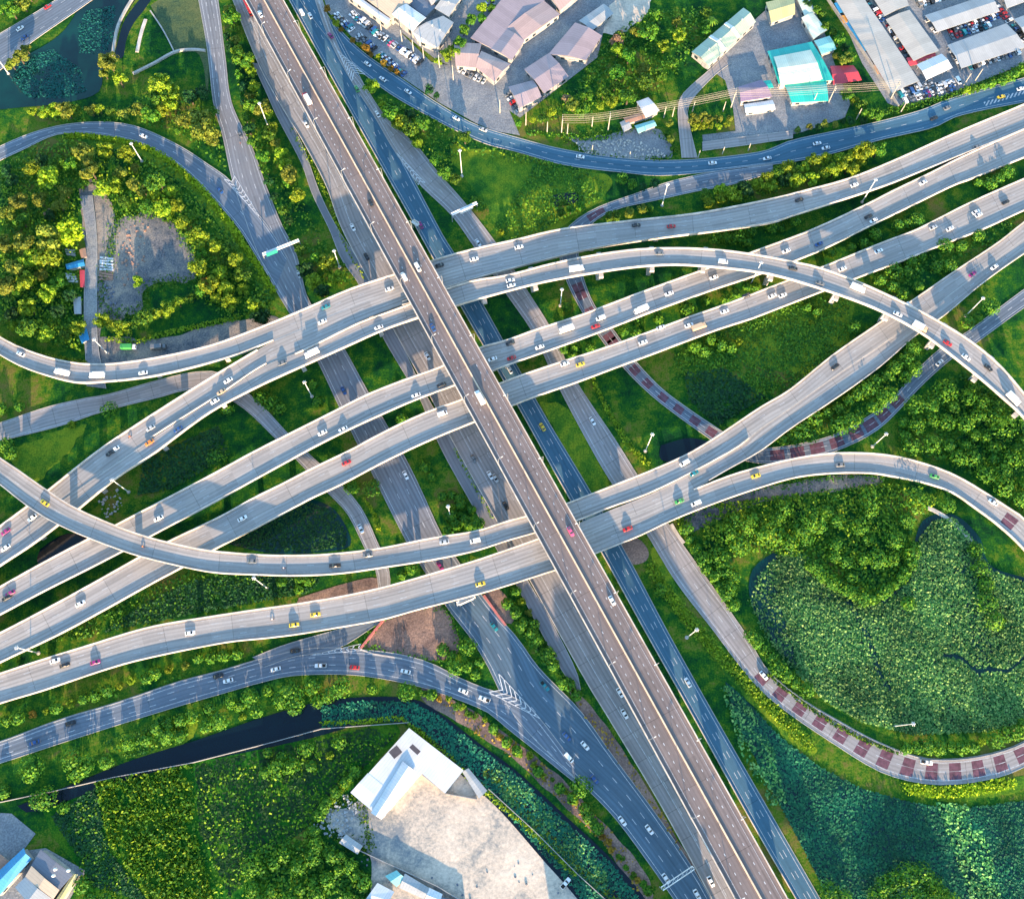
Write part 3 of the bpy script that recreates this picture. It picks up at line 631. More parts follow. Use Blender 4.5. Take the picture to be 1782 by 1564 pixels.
dS = deck('S', [(960, 930), (934, 939), (880, 958), (827, 976), (750, 999), (672, 1021), (595, 1038), (517, 1051), (460, 1059), (361, 1074), (258, 1092), (155, 1123), (77, 1147), (0, 1172), (-120, 1210)],
  [(990, 985), (964, 992), (880, 1019), (814, 1038), (724, 1061), (667, 1077), (595, 1090), (517, 1103), (460, 1110), (387, 1118), (258, 1144), (181, 1165), (77, 1200), (0, 1223), (-120, 1263)],
  [(0, 5), (300, 8), (600, 10.5), (1000, 11)], 'lowest wide cross deck running to the left edge', lanes=(0.27, 0.5, 0.74)); DECKZ.add('S')
dF = deck('F', [(950, 890), (915, 899), (880, 908), (827, 925), (750, 937), (659, 955), (569, 965), (492, 967), (440, 965), (361, 958), (297, 945), (258, 935), (206, 917), (129, 883), (77, 850), (26, 814), (0, 797), (-90, 728)],
  [(960, 918), (930, 927), (880, 941), (827, 958), (750, 974), (672, 986), (595, 997), (517, 1001), (440, 999), (361, 994), (258, 971), (206, 955), (129, 925), (77, 899), (39, 873), (0, 842), (-90, 775)],
  [(0, 16), (250, 16), (500, 13.5), (700, 12), (1000, 11)], 'curved grey ramp crossing over the left decks', lanes=(0.5,), caps=False)
dB = deck('B', [(700, 532), (717, 528), (778, 504), (827, 489), (880, 481), (957, 461), (1035, 445), (1112, 435), (1190, 433), (1267, 438), (1340, 449), (1374, 456), (1425, 467), (1503, 496), (1580, 532), (1632, 560), (1683, 591), (1735, 633), (1782, 687), (1840, 760)],
  [(710, 558), (729, 552), (794, 532), (827, 522), (900, 502), (950, 490), (1009, 479), (1086, 467), (1138, 462), (1190, 461), (1267, 467), (1322, 474), (1348, 479), (1399, 493), (1477, 519), (1541, 545), (1606, 581), (1658, 620), (1709, 661), (1748, 695), (1781, 726), (1830, 790)],
  [(700, 11), (1000, 13.5), (1200, 16), (1500, 16), (1700, 14), (1840, 12)], 'slender arched ramp crossing over the right decks', lanes=(0.5,), caps=True, pier_step=26)
dBW = deck('BW', [(724, 526), (672, 545), (621, 564), (528, 610), (460, 638), (387, 687), (336, 719), (271, 760), (200, 808), (100, 878), (46, 919), (0, 953), (-120, 1041)],
  [(740, 549), (672, 572), (600, 604), (553, 625), (491, 653), (440, 677), (361, 720), (266, 790), (206, 829), (142, 881), (103, 912), (52, 950), (0, 984), (-120, 1067)],
  [(0, 8), (150, 8.5), (440, 10.2), (600, 11)], 'outer left deck joining the arched ramp to the left edge', para=(0, 1), lanes=(0.5,))
o_ = dBW.wall(0, 0, near_u(dBW, 520, 630)[0], -0.1, 0.38, -0.3, 0.95, 'parapet', M_PARA); o_.parent = dBW.root; o_.matrix_parent_inverse = Matrix.Translation(-dBW.root.location)
# the expressway over everything
YS = [-60, 0, 130, 260, 390, 520, 650, 780, 910, 1040, 1164, 1300, 1430, 1564, 1720, 1900]
def hw(y): return 30.0+y*0.0080
dX = deck('X', [(med(y)-hw(y)-2, y) for y in YS], [(med(y)+hw(y)+3, y) for y in YS], 20.0, 'long straight dark elevated expressway crossing over everything', mat=M_CONC2,
  lanes=(0.26, 0.74), dash=(1.1, 2.9), girder=2.2, pier_step=42, pier_w=3.4, name='expressway', cat='expressway', edge=1.9, pier_from=20, ph=1.0)
cb_ = MB()
for i in range(dX.n-1):
    for a, b in ((0.5, 0.5),):
        l, q, t = dX.at(dX.u[i]+0.01); l2, q2, t2 = dX.at(dX.u[i+1]-0.001 if i < dX.n-2 else dX.len-0.01)
        e = (q-l).normalized(); c = (l+q)/2; c2 = (l2+q2)/2; n0 = len(cb_.v)
        for cc in (c, c2): cb_.v += [cc-e*0.35, cc+e*0.35, cc+e*0.18+Vector((0, 0, 1.0)), cc-e*0.18+Vector((0, 0, 1.0))]
        for j in range(4): cb_.f.append((n0+j, n0+(j+1) % 4, n0+4+(j+1) % 4, n0+4+j))
o_ = cb_.build('median_barrier', plain('warm_concrete', (0.62, 0.50, 0.38), 0.85)); o_.parent = dX.root; o_.matrix_parent_inverse = Matrix.Translation(-dX.root.location)
# guard rails of the main roads under it
def rail(r, side, u0, u1, off, h, label, name='guard_rail', mat=None, th=0.3):
    o = r.wall(side, u0, u1, off, th, 0, h, name, mat or M_PARA); tag(o, label, 'guard rail'); return o
rail(r2, 0, 0, r2.len, -0.5, 0.85, 'pale barrier between the dark verge and the asphalt main road')
rail(r1, 0, 0, r1.len, -0.6, 0.85, 'low pale barrier on the west side of the sunlit main road')
rail(r8, 0, 0, near_u(r8, 440, 1150)[0], 0.2, 0.7, 'thin rail on the upper side of the curved bottom left road', mat=M_STEEL, th=0.15)
rail(r3, 1, near_u(r3, 1345, 1180)[0], r3.len, 0.3, 0.8, 'steel guard rail on the inner side of the red-banded road', mat=M_STEEL, th=0.15)
rail(r6, 1, near_u(r6, 1100, 625)[0], near_u(r6, 1250, 755)[0], 0.2, 0.8, 'thin rail on the outer side of the red-patched slip road', mat=M_STEEL, th=0.15)
# ------------------------------------------------------------------ labels
ORD = ['first', 'second', 'third', 'fourth', 'fifth', 'sixth', 'seventh', 'eighth', 'ninth', 'tenth', 'eleventh', 'twelfth', 'thirteenth', 'fourteenth', 'fifteenth', 'sixteenth', 'seventeenth', 'eighteenth', 'nineteenth', 'twentieth']
def ordn(i):
    if i < 20: return ORD[i]
    t = {2: 'twenty', 3: 'thirty', 4: 'forty', 5: 'fifty'}
    i += 1
    if i % 10 == 0: return {20: 'twentieth', 30: 'thirtieth', 40: 'fortieth', 50: 'fiftieth', 60: 'sixtieth'}[i]
    return t[i//10]+'-'+ORD[i % 10-1]
PEND = {}
def later(o, what, where, x, y, cat, group):
    """label decided at the end, once it is known how many look the same in that spot"""
    o['category'] = cat; o['group'] = group
    PEND.setdefault((what, where), []).append((x, y, o))
def finish_labels():
    for (what, where), L in PEND.items():
        if len(L) == 1: L[0][2]['label'] = '%s %s' % (what, where); continue
        xs = [a[0] for a in L]; ys = [a[1] for a in L]
        horiz = (max(xs)-min(xs)) >= (max(ys)-min(ys))
        L.sort(key=lambda a: a[0] if horiz else a[1])
        n = len(L)
        for i, a in enumerate(L):
            if i == 0: s = 'leftmost' if horiz else 'uppermost'
            elif i == n-1: s = 'rightmost' if horiz else 'lowest'
            elif i < n/2: s = ordn(i)+(' from left' if horiz else ' from top')
            else: s = ordn(n-1-i)+(' from right' if horiz else ' from bottom')
            if i in (0, n-1): a[2]['label'] = '%s %s %s' % (s, what, where)
            else: a[2]['label'] = '%s %s, %s' % (what, where, s)
# ------------------------------------------------------------------ vehicles
PAINT = dict(white=(0.80, 0.81, 0.82), black=(0.015, 0.017, 0.02), grey=(0.16, 0.17, 0.18), silver=(0.45, 0.47, 0.48), red=(0.45, 0.015, 0.02),
             pink=(0.75, 0.10, 0.24), blue=(0.02, 0.08, 0.25), teal=(0.01, 0.20, 0.24), yellow=(0.72, 0.52, 0.03), green=(0.06, 0.35, 0.08),
             magenta=(0.30, 0.02, 0.16), tan=(0.55, 0.40, 0.25), orange=(0.75, 0.22, 0.03))
def paint(c):
    k = 'car_paint_'+c
    if k in MATS: return MATS[k]
    m, t, b = nodes(k); b.inputs['Base Color'].default_value = (*PAINT[c], 1)
    b.inputs['Roughness'].default_value = 0.38; b.inputs['Coat Weight'].default_value = 0.35; b.inputs['Coat Roughness'].default_value = 0.12
    MATS[k] = m; return m
def loft(secs):
    """closed skin through cross sections; each section is a list of points"""
    m = MB(); n = len(secs[0])
    for s_ in secs: m.v += [Vector(p) for p in s_]
    for i in range(len(secs)-1):
        for j in range(n): m.f.append((i*n+j, i*n+(j+1) % n, (i+1)*n+(j+1) % n, (i+1)*n+j))
    m.f.append(tuple(range(n))[::-1]); m.f.append(tuple((len(secs)-1)*n+j for j in range(n)))
    return m
def sec(x, w, z0, z1, c=0.12):
    h = w/2; c2 = min(c, (z1-z0)*0.4)
    return [(x, -h, z0+c2), (x, -h, z1-c2), (x, -h+c, z1), (x, h-c, z1), (x, h, z1-c2), (x, h, z0+c2), (x, h-c, z0), (x, -h+c, z0)]
def body_car(kind):
    body = MB(); glass = MB()
    def add(dst, src): 
        k = len(dst.v); dst.v += src.v; dst.f += [tuple(i+k for i in f) for f in src.f]
    if kind == 'car':
        add(body, loft([sec(-2.25, 1.45, .42, .80), sec(-2.15, 1.66, .28, .90), sec(-1.5, 1.78, .24, .95), sec(0, 1.80, .24, .93), sec(1.1, 1.78, .24, .90), sec(1.9, 1.66, .26, .78), sec(2.22, 1.35, .38, .66)]))
        add(glass, loft([sec(-1.75, 1.40, .88, .96), sec(-1.15, 1.42, .88, 1.38), sec(-.2, 1.44, .88, 1.45), sec(.45, 1.42, .88, 1.38), sec(1.15, 1.42, .86, .93)]))
        add(body, loft([sec(-1.02, 1.30, 1.36, 1.44, .05), sec(-.3, 1.32, 1.38, 1.50, .05), sec(.35, 1.28, 1.34, 1.44, .05)]))
        wb = 1.35; wr = .32; wy = .80
    elif kind == 'pickup':
        add(body, loft([sec(-2.6, 1.7, .45, .95), sec(-2.5, 1.8, .38, 1.02), sec(-.55, 1.82, .35, 1.02), sec(1.1, 1.82, .35, 1.05), sec(2.3, 1.75, .35, .95), sec(2.6, 1.5, .45, .80)]))
        add(glass, loft([sec(-.75, 1.5, 1.0, 1.5), sec(0, 1.52, 1.0, 1.62), sec(.5, 1.5, 1.0, 1.55), sec(1.2, 1.5, .98, 1.05)]))
        add(body, loft([sec(-.68, 1.42, 1.5, 1.62, .05), sec(0, 1.42, 1.55, 1.68, .05), sec(.45, 1.38, 1.5, 1.6, .05)]))
        wb = 1.6; wr = .37; wy = .82
    elif kind == 'van':
        add(body, loft([sec(-2.4, 1.7, .35, 1.85), sec(-2.2, 1.82, .3, 2.0), sec(1.0, 1.82, .3, 2.0), sec(1.6, 1.8, .3, 1.4), sec(2.35, 1.6, .35, 1.0)]))
        add(glass, loft([sec(1.02, 1.62, 1.3, 2.02), sec(1.25, 1.62, 1.2, 1.90), sec(1.75, 1.6, 1.15, 1.32)]))
        for sy in (-1, 1): glass.box((-2.0, sy*.92-.01, 1.25), (.95, sy*.92+.01, 1.75))
        wb = 1.45; wr = .34; wy = .82
    elif kind == 'truck':
        add(body, loft([sec(1.9, 2.1, .5, 2.0), sec(2.2, 2.2, .45, 2.5), sec(3.3, 2.2, .45, 2.4), sec(3.7, 2.0, .5, 1.7)]))
        glass.box((3.42, -.95, 1.45), (3.72, .95, 2.05)); body.box((-3.6, -.5, .55), (3.2, .5, .8))
        wb = 2.4; wr = .48; wy = .95
    elif kind == 'bus':
        add(body, loft([sec(-5.8, 2.3, .5, 2.9), sec(-5.6, 2.5, .4, 3.1), sec(5.5, 2.5, .4, 3.1), sec(5.8, 2.3, .5, 2.8)]))
        for sy in (-1, 1): glass.box((-5.3, sy*1.26-.01, 1.6), (5.2, sy*1.26+.01, 2.5))
        glass.box((5.6, -1.05, 1.3), (5.83, 1.05, 2.6)); body.box((-2.5, -.8, 3.08), (-.5, .8, 3.35)); body.box((1, -.7, 3.08), (2.5, .7, 3.3))
        wb = 3.8; wr = .5; wy = 1.1
    return body, glass, wb, wr, wy
VM = {}
def wheel_mesh(r):
    k = ('w', r)
    if k not in VM:
        m = MB(); m.tube((0, -.11, 0), (0, .11, 0), r, n=12); VM[k] = m.mesh('wheel', M_TYRE)
    return VM[k]
def vehicle(kind, color, loc, ang, box_color=None):
    key = (kind, color, box_color)
    if key not in VM:
        b, g_, wb, wr, wy = body_car(kind)
        bm = b.mesh('body', paint(color))
        for p in bm.polygons: p.use_smooth = False
        gm = g_.mesh('window', M_GLASS); cg = None
        if kind == 'truck':
            c = MB(); k_ = loft([sec(-3.7, 2.35, .85, 3.1, .06), sec(1.7, 2.35, .85, 3.1, .06)]); c.v = k_.v; c.f = k_.f
            cg = c.mesh('cargo_box', paint(box_color or 'white'))
        elif kind == 'pickup':
            c = MB(); c.box((-2.42, -.75, 1.0), (-.85, .75, 1.035)); cg = c.mesh('load_bed', M_TYRE)
        VM[key] = (bm, gm, cg, wb, wr, wy)
    bm, gm, cg, wb, wr, wy = VM[key]
    nm = {'car': 'car', 'pickup': 'pickup_truck', 'van': 'van', 'truck': 'box_truck', 'bus': 'bus'}[kind]
    e = empty(nm, loc, ang)
    link('body', bm, e); link('window', gm, e)
    if cg: link('cargo_box' if kind == 'truck' else 'load_bed', cg, e)
    for sx in (-1, 1):
        for sy in (-1, 1):
            w = link('wheel', wheel_mesh(wr), e); w.location = (sx*wb, sy*wy, wr)
    return e
ROADNAME = dict(R1='on the main road west of the expressway', R2='on the asphalt road east of the expressway', R3='on the service road east of the expressway',
  R4='on the ring road along the top', R6='on the slip road with red patches', R7='on the wide frontage road left of the expressway', R7b='on the frontage road at the bottom', R8='on the curved road at bottom left', R9='on the slip road round the left loop',
  R10='on the narrow road under the decks', R12='on the road in the top left corner', A='on the northernmost deck', loop='on the left loop ramp', AW='on the upper left deck', BW='on the outer left deck',
  C='on the third cross deck', D='on the fourth cross deck', E_n='on the north half of the broad grey deck', E_s='on the south half of the broad grey deck', G='on the loop ramp above the lotus pond',
  S='on the lowest wide cross deck', F='on the curved left ramp', B='on the arched ramp', X='on the elevated expressway')
CARS = '''X:535,174,truck,red,white;453,25,car,white;645,353,car,black;727,466,van,white;703,482,van,white;753,570,car,blue;835,693,truck,white,white;993,925,car,pink;1065,1045,car,white
R1:533,217,car,white;614,396,car,white;638,447,car,black;744,620,car,white;824,798,car,grey;853,827,car,white;880,880,car,black;1079,1205,car,white;1087,1242,car,white;1237,1533,car,white;433,15,bus,red;862,832,car,silver
R2:525,22,van,white;540,28,car,white;657,199,car,white;621,155,car,green;732,392,car,magenta;944,743,car,yellow;1197,1187,car,white;887,643,car,white
R4:575,62,car,magenta;640,112,car,white;710,160,car,white;794,206,car,white;841,226,car,silver;1010,273,car,white;1240,284,car,white;1335,276,car,white;1422,250,car,white;1437,258,car,white;1648,188,car,grey;1742,169,car,yellow;1776,155,car,white;1625,206,car,black;666,138,car,white
R3:1031,733,car,white;1329,1175,car,white;1612,1326,pickup,white;832,423,car,white
A:903,430,car,white;825,451,car,white;765,462,car,black;1107,392,car,black;1168,394,car,red;1391,348,car,black;1487,322,car,white;1700,256,car,grey;678,503,car,white
loop:36,616,car,white;109,649,truck,white,white;170,654,truck,white,white;249,649,car,white;567,534,car,teal
AW:561,560,car,white;397,662,car,white;200,782,car,white;192,788,car,black;56,901,car,white;10,925,car,magenta;262,745,car,silver
BW:374,698,car,white;310,747,car,blue;260,770,car,orange;10,953,car,white;543,616,truck,white,white;491,632,car,grey;659,570,car,white;385,682,car,tan
B:888,488,car,white;890,497,car,white;1003,469,truck,white,white;1148,441,car,grey;1258,456,van,white;1380,467,car,black;1427,493,car,grey;1492,503,truck,white,white;1562,547,car,white;1600,570,truck,tan,white;1649,597,car,red;1681,622,car,white;1720,640,car,black;1762,695,truck,white,white
C:1511,377,car,black;1520,384,car,white;1606,318,car,white;1425,425,car,blue;1368,437,car,white;1242,483,car,white;1164,511,car,white;1115,540,truck,white,white;1045,554,van,white;1036,568,car,red;985,574,truck,white,white;939,604,car,white;888,597,car,black;890,623,car,red;857,625,car,white;768,670,car,black;724,688,car,white;597,747,car,white;561,753,car,white;276,902,car,white;18,1032,car,magenta;12,1040,car,black
D:1750,352,car,black;1698,369,car,white;1703,374,car,white;1653,398,car,white;1624,396,car,silver;1529,437,car,white;1466,468,car,white;1362,514,car,white;1344,515,car,white;1299,514,car,black;1261,542,car,white;1199,566,car,white;1216,570,truck,tan,tan;1150,570,car,white;1119,596,car,white;983,633,car,white;1010,634,car,yellow;770,720,van,white;603,805,car,red;422,902,car,white;140,1050,car,white
E_n:1191,806,van,white;1692,477,car,magenta;1730,465,car,white;1453,638,car,black
E_s:1208,823,car,teal
G:1182,872,car,green;1211,876,van,white;1315,828,car,yellow;1092,920,car,red;1462,809,car,grey;1626,829,car,green;1728,874,car,white
S:836,1016,car,yellow;549,1069,car,yellow;512,1087,car,yellow;331,1101,car,white;166,1152,car,magenta;113,1157,car,black;96,1149,car,white
F:827,941,van,white;773,943,car,silver;640,966,car,grey;583,984,pickup,black;438,976,car,grey;78,875,car,yellow
R8:480,1164,car,white;558,1158,pickup,white;617,1161,car,red;706,1168,car,white;514,1132,car,black;806,1202,car,white;843,1216,pickup,white;380,1176,car,black;397,1184,car,white;123,1258,car,black;60,1292,car,blue
R7b:1018,1297,car,white;990,1318,van,white;986,1281,car,blue;948,1193,pickup,teal;860,1090,car,teal;1083,1428,car,white;1130,1443,car,white;1034,1355,car,blue;1159,1528,car,white;1213,1556,car,white
R7:766,985,car,magenta;706,827,car,white;598,680,car,blue;520,478,car,silver;418,235,car,grey
R9:383,332,car,blue;250,237,car,white
R12:35,50,car,white;83,12,car,red;43,66,car,blue
R10:628,920,car,white
R6:1635,631,car,white'''
KN = {'car': 'car', 'pickup': 'pickup truck', 'van': 'van', 'truck': 'box truck', 'bus': 'bus'}
for line in CARS.split('\n'):
    k, rest = line.split(':')
    r = ROADS[k]
    for it in rest.split(';'):
        a = it.split(','); x, y = float(a[0]), float(a[1])
        u, t, z = near_u(r, x, y)
        # which side of the centre line decides the direction of travel on two-way roads
        p = W(x, y, z+0.5); ang = math.atan2(t.y, t.x)
        side = (p-(r.at(u)[0]+r.at(u)[1])/2).dot(Vector((-t.y, t.x, 0)))
        if k in ('X', 'R4', 'R8', 'R12') and side < 0: ang += math.pi
        if k in ('R2', 'D', 'E_s', 'S'): ang += math.pi
        v = vehicle(a[2], a[3], (p.x, p.y, z+0.03), ang+random.uniform(-.02, .02), a[4] if len(a) > 4 else None)
        col = a[3] if not (a[2] == 'truck' and a[3] != (a[4] if len(a) > 4 else a[3])) else 'white-bodied %s-cabbed' % a[3]
        later(v, '%s %s' % (col, KN[a[2]]), ROADNAME[k], x, y, KN[a[2]], 'vehicles driving on the roads')
# motorcycles with riders
def rider(loc, ang, cloth, where, x, y):
    e = empty('motorcycle', loc, ang)
    m = MB(); m.tube((-.45, 0, .55), (.5, 0, .62), .13, .10); m.tube((.42, 0, .95), (.68, 0, .32), .04); m.tube((.42, -.33, 1.0), (.42, .33, 1.0), .025)
    m.build('frame', paint('red'), e)
    s_ = MB(); s_.tube((-.6, 0, .76), (.1, 0, .74), .12, .10); s_.build('saddle', M_TYRE, e)
    for sx in (-.62, .68):
        w = MB(); w.tube((sx, -.06, .3), (sx, .06, .3), .3, n=14); w.build('wheel', M_TYRE, e)
    later(e, 'small red motorcycle', where, x, y, 'motorcycle', 'motorcycles on the decks')
    pv = [(-.15, 0, .85), (-.12, 0, 1.1), (0, 0, 1.38), (.06, 0, 1.5), (.09, 0, 1.66), (.02, .2, 1.36), (.18, .3, 1.15), (.40, .30, 1.03), (.02, -.2, 1.36), (.18, -.3, 1.15), (.40, -.30, 1.03),
          (-.05, .12, .84), (.30, .20, .78), (.15, .18, .38), (.28, .18, .32), (-.05, -.12, .84), (.30, -.20, .78), (.15, -.18, .38), (.28, -.18, .32)]
    ed = [(0, 1), (1, 2), (2, 3), (3, 4), (2, 5), (5, 6), (6, 7), (2, 8), (8, 9), (9, 10), (0, 11), (11, 12), (12, 13), (13, 14), (0, 15), (15, 16), (16, 17), (17, 18)]
    rad = [.15, .15, .16, .07, .13, .07, .05, .04, .07, .05, .04, .10, .08, .055, .05, .10, .08, .055, .05]
    me = bpy.data.meshes.new('person'); me.from_pydata(pv, ed, []); me.materials.append(plain('cloth_'+cloth, PAINT[cloth], 0.9))
    o = link('person', me); o.location = loc; o.rotation_euler = (0, 0, ang)
    sk = o.modifiers.new('skin', 'SKIN'); 
    for v_, r_ in zip(me.skin_vertices[0].data if me.skin_vertices else [], rad): v_.radius = (r_, r_)
    o.modifiers.new('sub', 'SUBSURF').levels = 1
    later(o, 'rider in %s clothes on a motorcycle' % cloth, where, x, y, 'person', 'riders on motorcycles')
for k, x, y, c in (('F', 494, 988, 'white'), ('F', 249, 951, 'orange'), ('S', 474, 1077, 'white'), ('AW', 226, 760, 'orange'), ('R7', 418, 249, 'grey')):
    r = ROADS[k]; u, t, z = near_u(r, x, y); p = W(x, y, z+.5)
    rider((p.x, p.y, z+.02), math.atan2(t.y, t.x), c, ROADNAME[k], x, y)
# parked rows
def parked(x0, y0, x1, y1, n, where, turn=90, cols=None, skip=0.06):
    a = W(x0, y0, .1); b = W(x1, y1, .1); d = b-a; ang = math.atan2(d.y, d.x)+R(turn)
    for i in range(n):
        if random.random() < skip: continue
        t = (i+.5)/n; p = a.lerp(b, t)
        c = random.choice(cols or ['white', 'white', 'silver', 'black', 'blue', 'teal', 'grey', 'white', 'silver', 'black', 'grey', 'red'])
        kd = random.choice(['car', 'car', 'car', 'pickup', 'van'])
        v = vehicle(kd, c, (p.x+random.uniform(-.25, .25), p.y+random.uniform(-.25, .25), .12), ang+random.uniform(-.05, .05)+random.choice((0, math.pi)))
        q = P(p); later(v, '%s %s' % (c, KN[kd]), where, q[0], q[1], KN[kd], 'vehicles parked in the yards')
w1 = 'parked in the row beside the ring road'; w2 = 'parked in the inner row below the factory'
pc = ['white', 'white', 'silver', 'white', 'black', 'blue', 'teal', 'grey', 'silver', 'white', 'black', 'blue']
parked(583, 26, 616, 57, 11, w1, cols=pc); parked(622, 62, 652, 88, 10, w1, cols=pc); parked(660, 95, 704, 132, 14, w1, cols=pc)
parked(612, 24, 645, 50, 11, w2, cols=pc); parked(648, 54, 690, 82, 12, w2, cols=pc+['pink']); parked(694, 84, 732, 110, 12, w2, cols=pc)
w3 = 'parked along the lowest row of the market yard'; w4 = 'parked right of the long pale roof'; w5 = 'parked between the two big grey roofs'
parked(1562, 166, 1622, 146, 12, w3); parked(1570, 176, 1660, 152, 17, w3, cols=['blue', 'black', 'white', 'white', 'magenta', 'grey'])
parked(1630, 152, 1668, 142, 9, w3, cols=['white', 'white', 'silver'])
parked(1504, 2, 1538, 40, 7, w4); parked(1546, 42, 1566, 76, 6, w4); parked(1568, 82, 1586, 106, 4, w4)
parked(1650, 58, 1736, 28, 14, w5); parked(1652, 66, 1722, 44, 10, w5)
parked(1596, 10, 1668, -12, 11, 'parked above the upper grey roof'); parked(1683, 118, 1772, 90, 13, 'parked below the lower grey roof')
parked(1726, 6, 1758, 40, 6, 'parked right of the grey market roofs'); parked(1758, 44, 1784, 74, 5, 'parked right of the grey market roofs')
parked(1612, 34, 1632, 58, 4, 'parked left of the upper grey roof'); parked(1655, 88, 1672, 112, 4, 'parked left of the lower grey roof')
parked(798, 120, 846, 144, 7, 'parked below the square pink roof', cols=['grey', 'black', 'silver', 'white'])
parked(882, 163, 906, 196, 5, 'parked beside the small pink roof'); parked(842, 12, 862, 4, 2, 'parked by the trees at the top')
parked(1480, 3, 1488, 14, 2, 'parked beside the long roof')
parked(978, 1530, 988, 1540, 1, 'parked near the right side of the sand yard', cols=['white'], skip=0)
parked(1348, 24, 1370, 22, 2, 'parked by the pale yellow roof', cols=['white'])
# ------------------------------------------------------------------ buildings
ROOFC = {}
def roofmat(name, col, seam=1.2, dirt=0.2, ang=0.0):
    if name in MATS: return MATS[name]
    m, t, b = nodes(name)
    uv = t.nodes.new('ShaderNodeTexCoord').outputs['UV']
    sp = t.nodes.new('ShaderNodeSeparateXYZ'); t.links.new(uv, sp.inputs[0])
    fr = math_n(t, 'FRACT', math_n(t, 'DIVIDE', sp.outputs[0], seam))
    k = math_n(t, 'MULTIPLY_ADD', math_n(t, 'GREATER_THAN', fr, 0.14), 0.16, 0.84)
    n = noise(t, 0.12, 5, pos(t), 0.7); n2 = noise(t, 1.2, 4, pos(t))
    k = math_n(t, 'MULTIPLY', k, math_n(t, 'MULTIPLY_ADD', n, dirt*2.2, 1-dirt*1.1))
    k = math_n(t, 'MULTIPLY', k, math_n(t, 'MULTIPLY_ADD', n2, 0.2, 0.9))
    # some sheets replaced
    cbn = t.nodes.new('ShaderNodeCombineXYZ'); t.links.new(math_n(t, 'FLOOR', math_n(t, 'DIVIDE', sp.outputs[0], seam*3)), cbn.inputs[0])
    wn = t.nodes.new('ShaderNodeTexWhiteNoise'); wn.noise_dimensions = '2D'; t.links.new(cbn.outputs[0], wn.inputs['Vector'])
    k = math_n(t, 'MULTIPLY', k, math_n(t, 'MULTIPLY_ADD', wn.outputs['Value'], 0.14, 0.93))
    cc = t.nodes.new('ShaderNodeCombineXYZ')
    for i in range(3): t.links.new(k, cc.inputs[i])
    t.links.new(mixc(t, 1.0, col, cc.outputs[0], 'MULTIPLY'), b.inputs['Base Color']); b.inputs['Roughness'].default_value = 0.55
    b.inputs['Metallic'].default_value = 0.0
    MATS[name] = m; return m
RC = dict(white=(0.62, 0.64, 0.66), cream=(0.42, 0.40, 0.36), grey=(0.34, 0.36, 0.37), darkgrey=(0.13, 0.15, 0.19), pink=(0.40, 0.29, 0.27), mauve=(0.31, 0.25, 0.27), green=(0.38, 0.47, 0.36),
          pale=(0.58, 0.64, 0.52), teal=(0.02, 0.42, 0.36), aqua=(0.22, 0.52, 0.50), red=(0.48, 0.05, 0.07), purple=(0.20, 0.15, 0.24), blue=(0.03, 0.25, 0.48), tan=(0.55, 0.42, 0.30),
          orange=(0.70, 0.30, 0.06), yellow=(0.55, 0.48, 0.22), rust=(0.35, 0.20, 0.14))
M_WALL = plain('painted_wall', (0.34, 0.33, 0.31), 0.9); M_WALLD = plain('grey_wall', (0.28, 0.28, 0.28), 0.9)
M_WIN = plain('window_glass', (0.02, 0.035, 0.05), 0.15)
def roof_mesh(quad, z, rise, axis, mat, over=0.4, flat=False):
    """quad of world xy corners; ridge runs parallel to edge 0-1 (axis 0) or 1-2 (axis 1)"""
    q = [Vector((p.x, p.y, z)) for p in quad]
    c = sum(q, Vector())/4
    q = [p+(p-c).normalized()*over*1.4 for p in q]
    if axis == 1: q = q[1:]+q[:1]
    m = MB(); me = bpy.data.meshes.new('roof'); v = []; f = []; uv = []
    L_ = (q[1]-q[0]).length; Wd = (q[2]-q[1]).length; up = Vector((0, 0, 1))
    if len(quad) != 4 or rise == 0:
        pass
    a, b, c_, d = q
    r0 = (a+d)/2+up*rise; r1 = (b+c_)/2+up*rise
    th = Vector((0, 0, -0.18))
    v = [a, b, r1, r0, d, c_, a+th, b+th, r1+th, r0+th, d+th, c_+th]
    f = [(0, 1, 2, 3), (3, 2, 5, 4), (7, 6, 9, 8), (8, 9, 10, 11), (0, 6, 7, 1), (4, 5, 11, 10), (1, 7, 8, 2), (2, 8, 11, 5), (0, 3, 9, 6), (3, 4, 10, 9)]
    me.from_pydata([tuple(p) for p in v], [], f); me.materials.append(mat)
    ul = me.uv_layers.new(name='UVMap'); uu = [(0, 0), (L_, 0), (L_, Wd/2), (0, Wd/2), (0, Wd), (L_, Wd)]*2
    for p in me.polygons:
        for li in p.loop_indices: ul.data[li].uv = uu[me.loops[li].vertex_index]
    return me
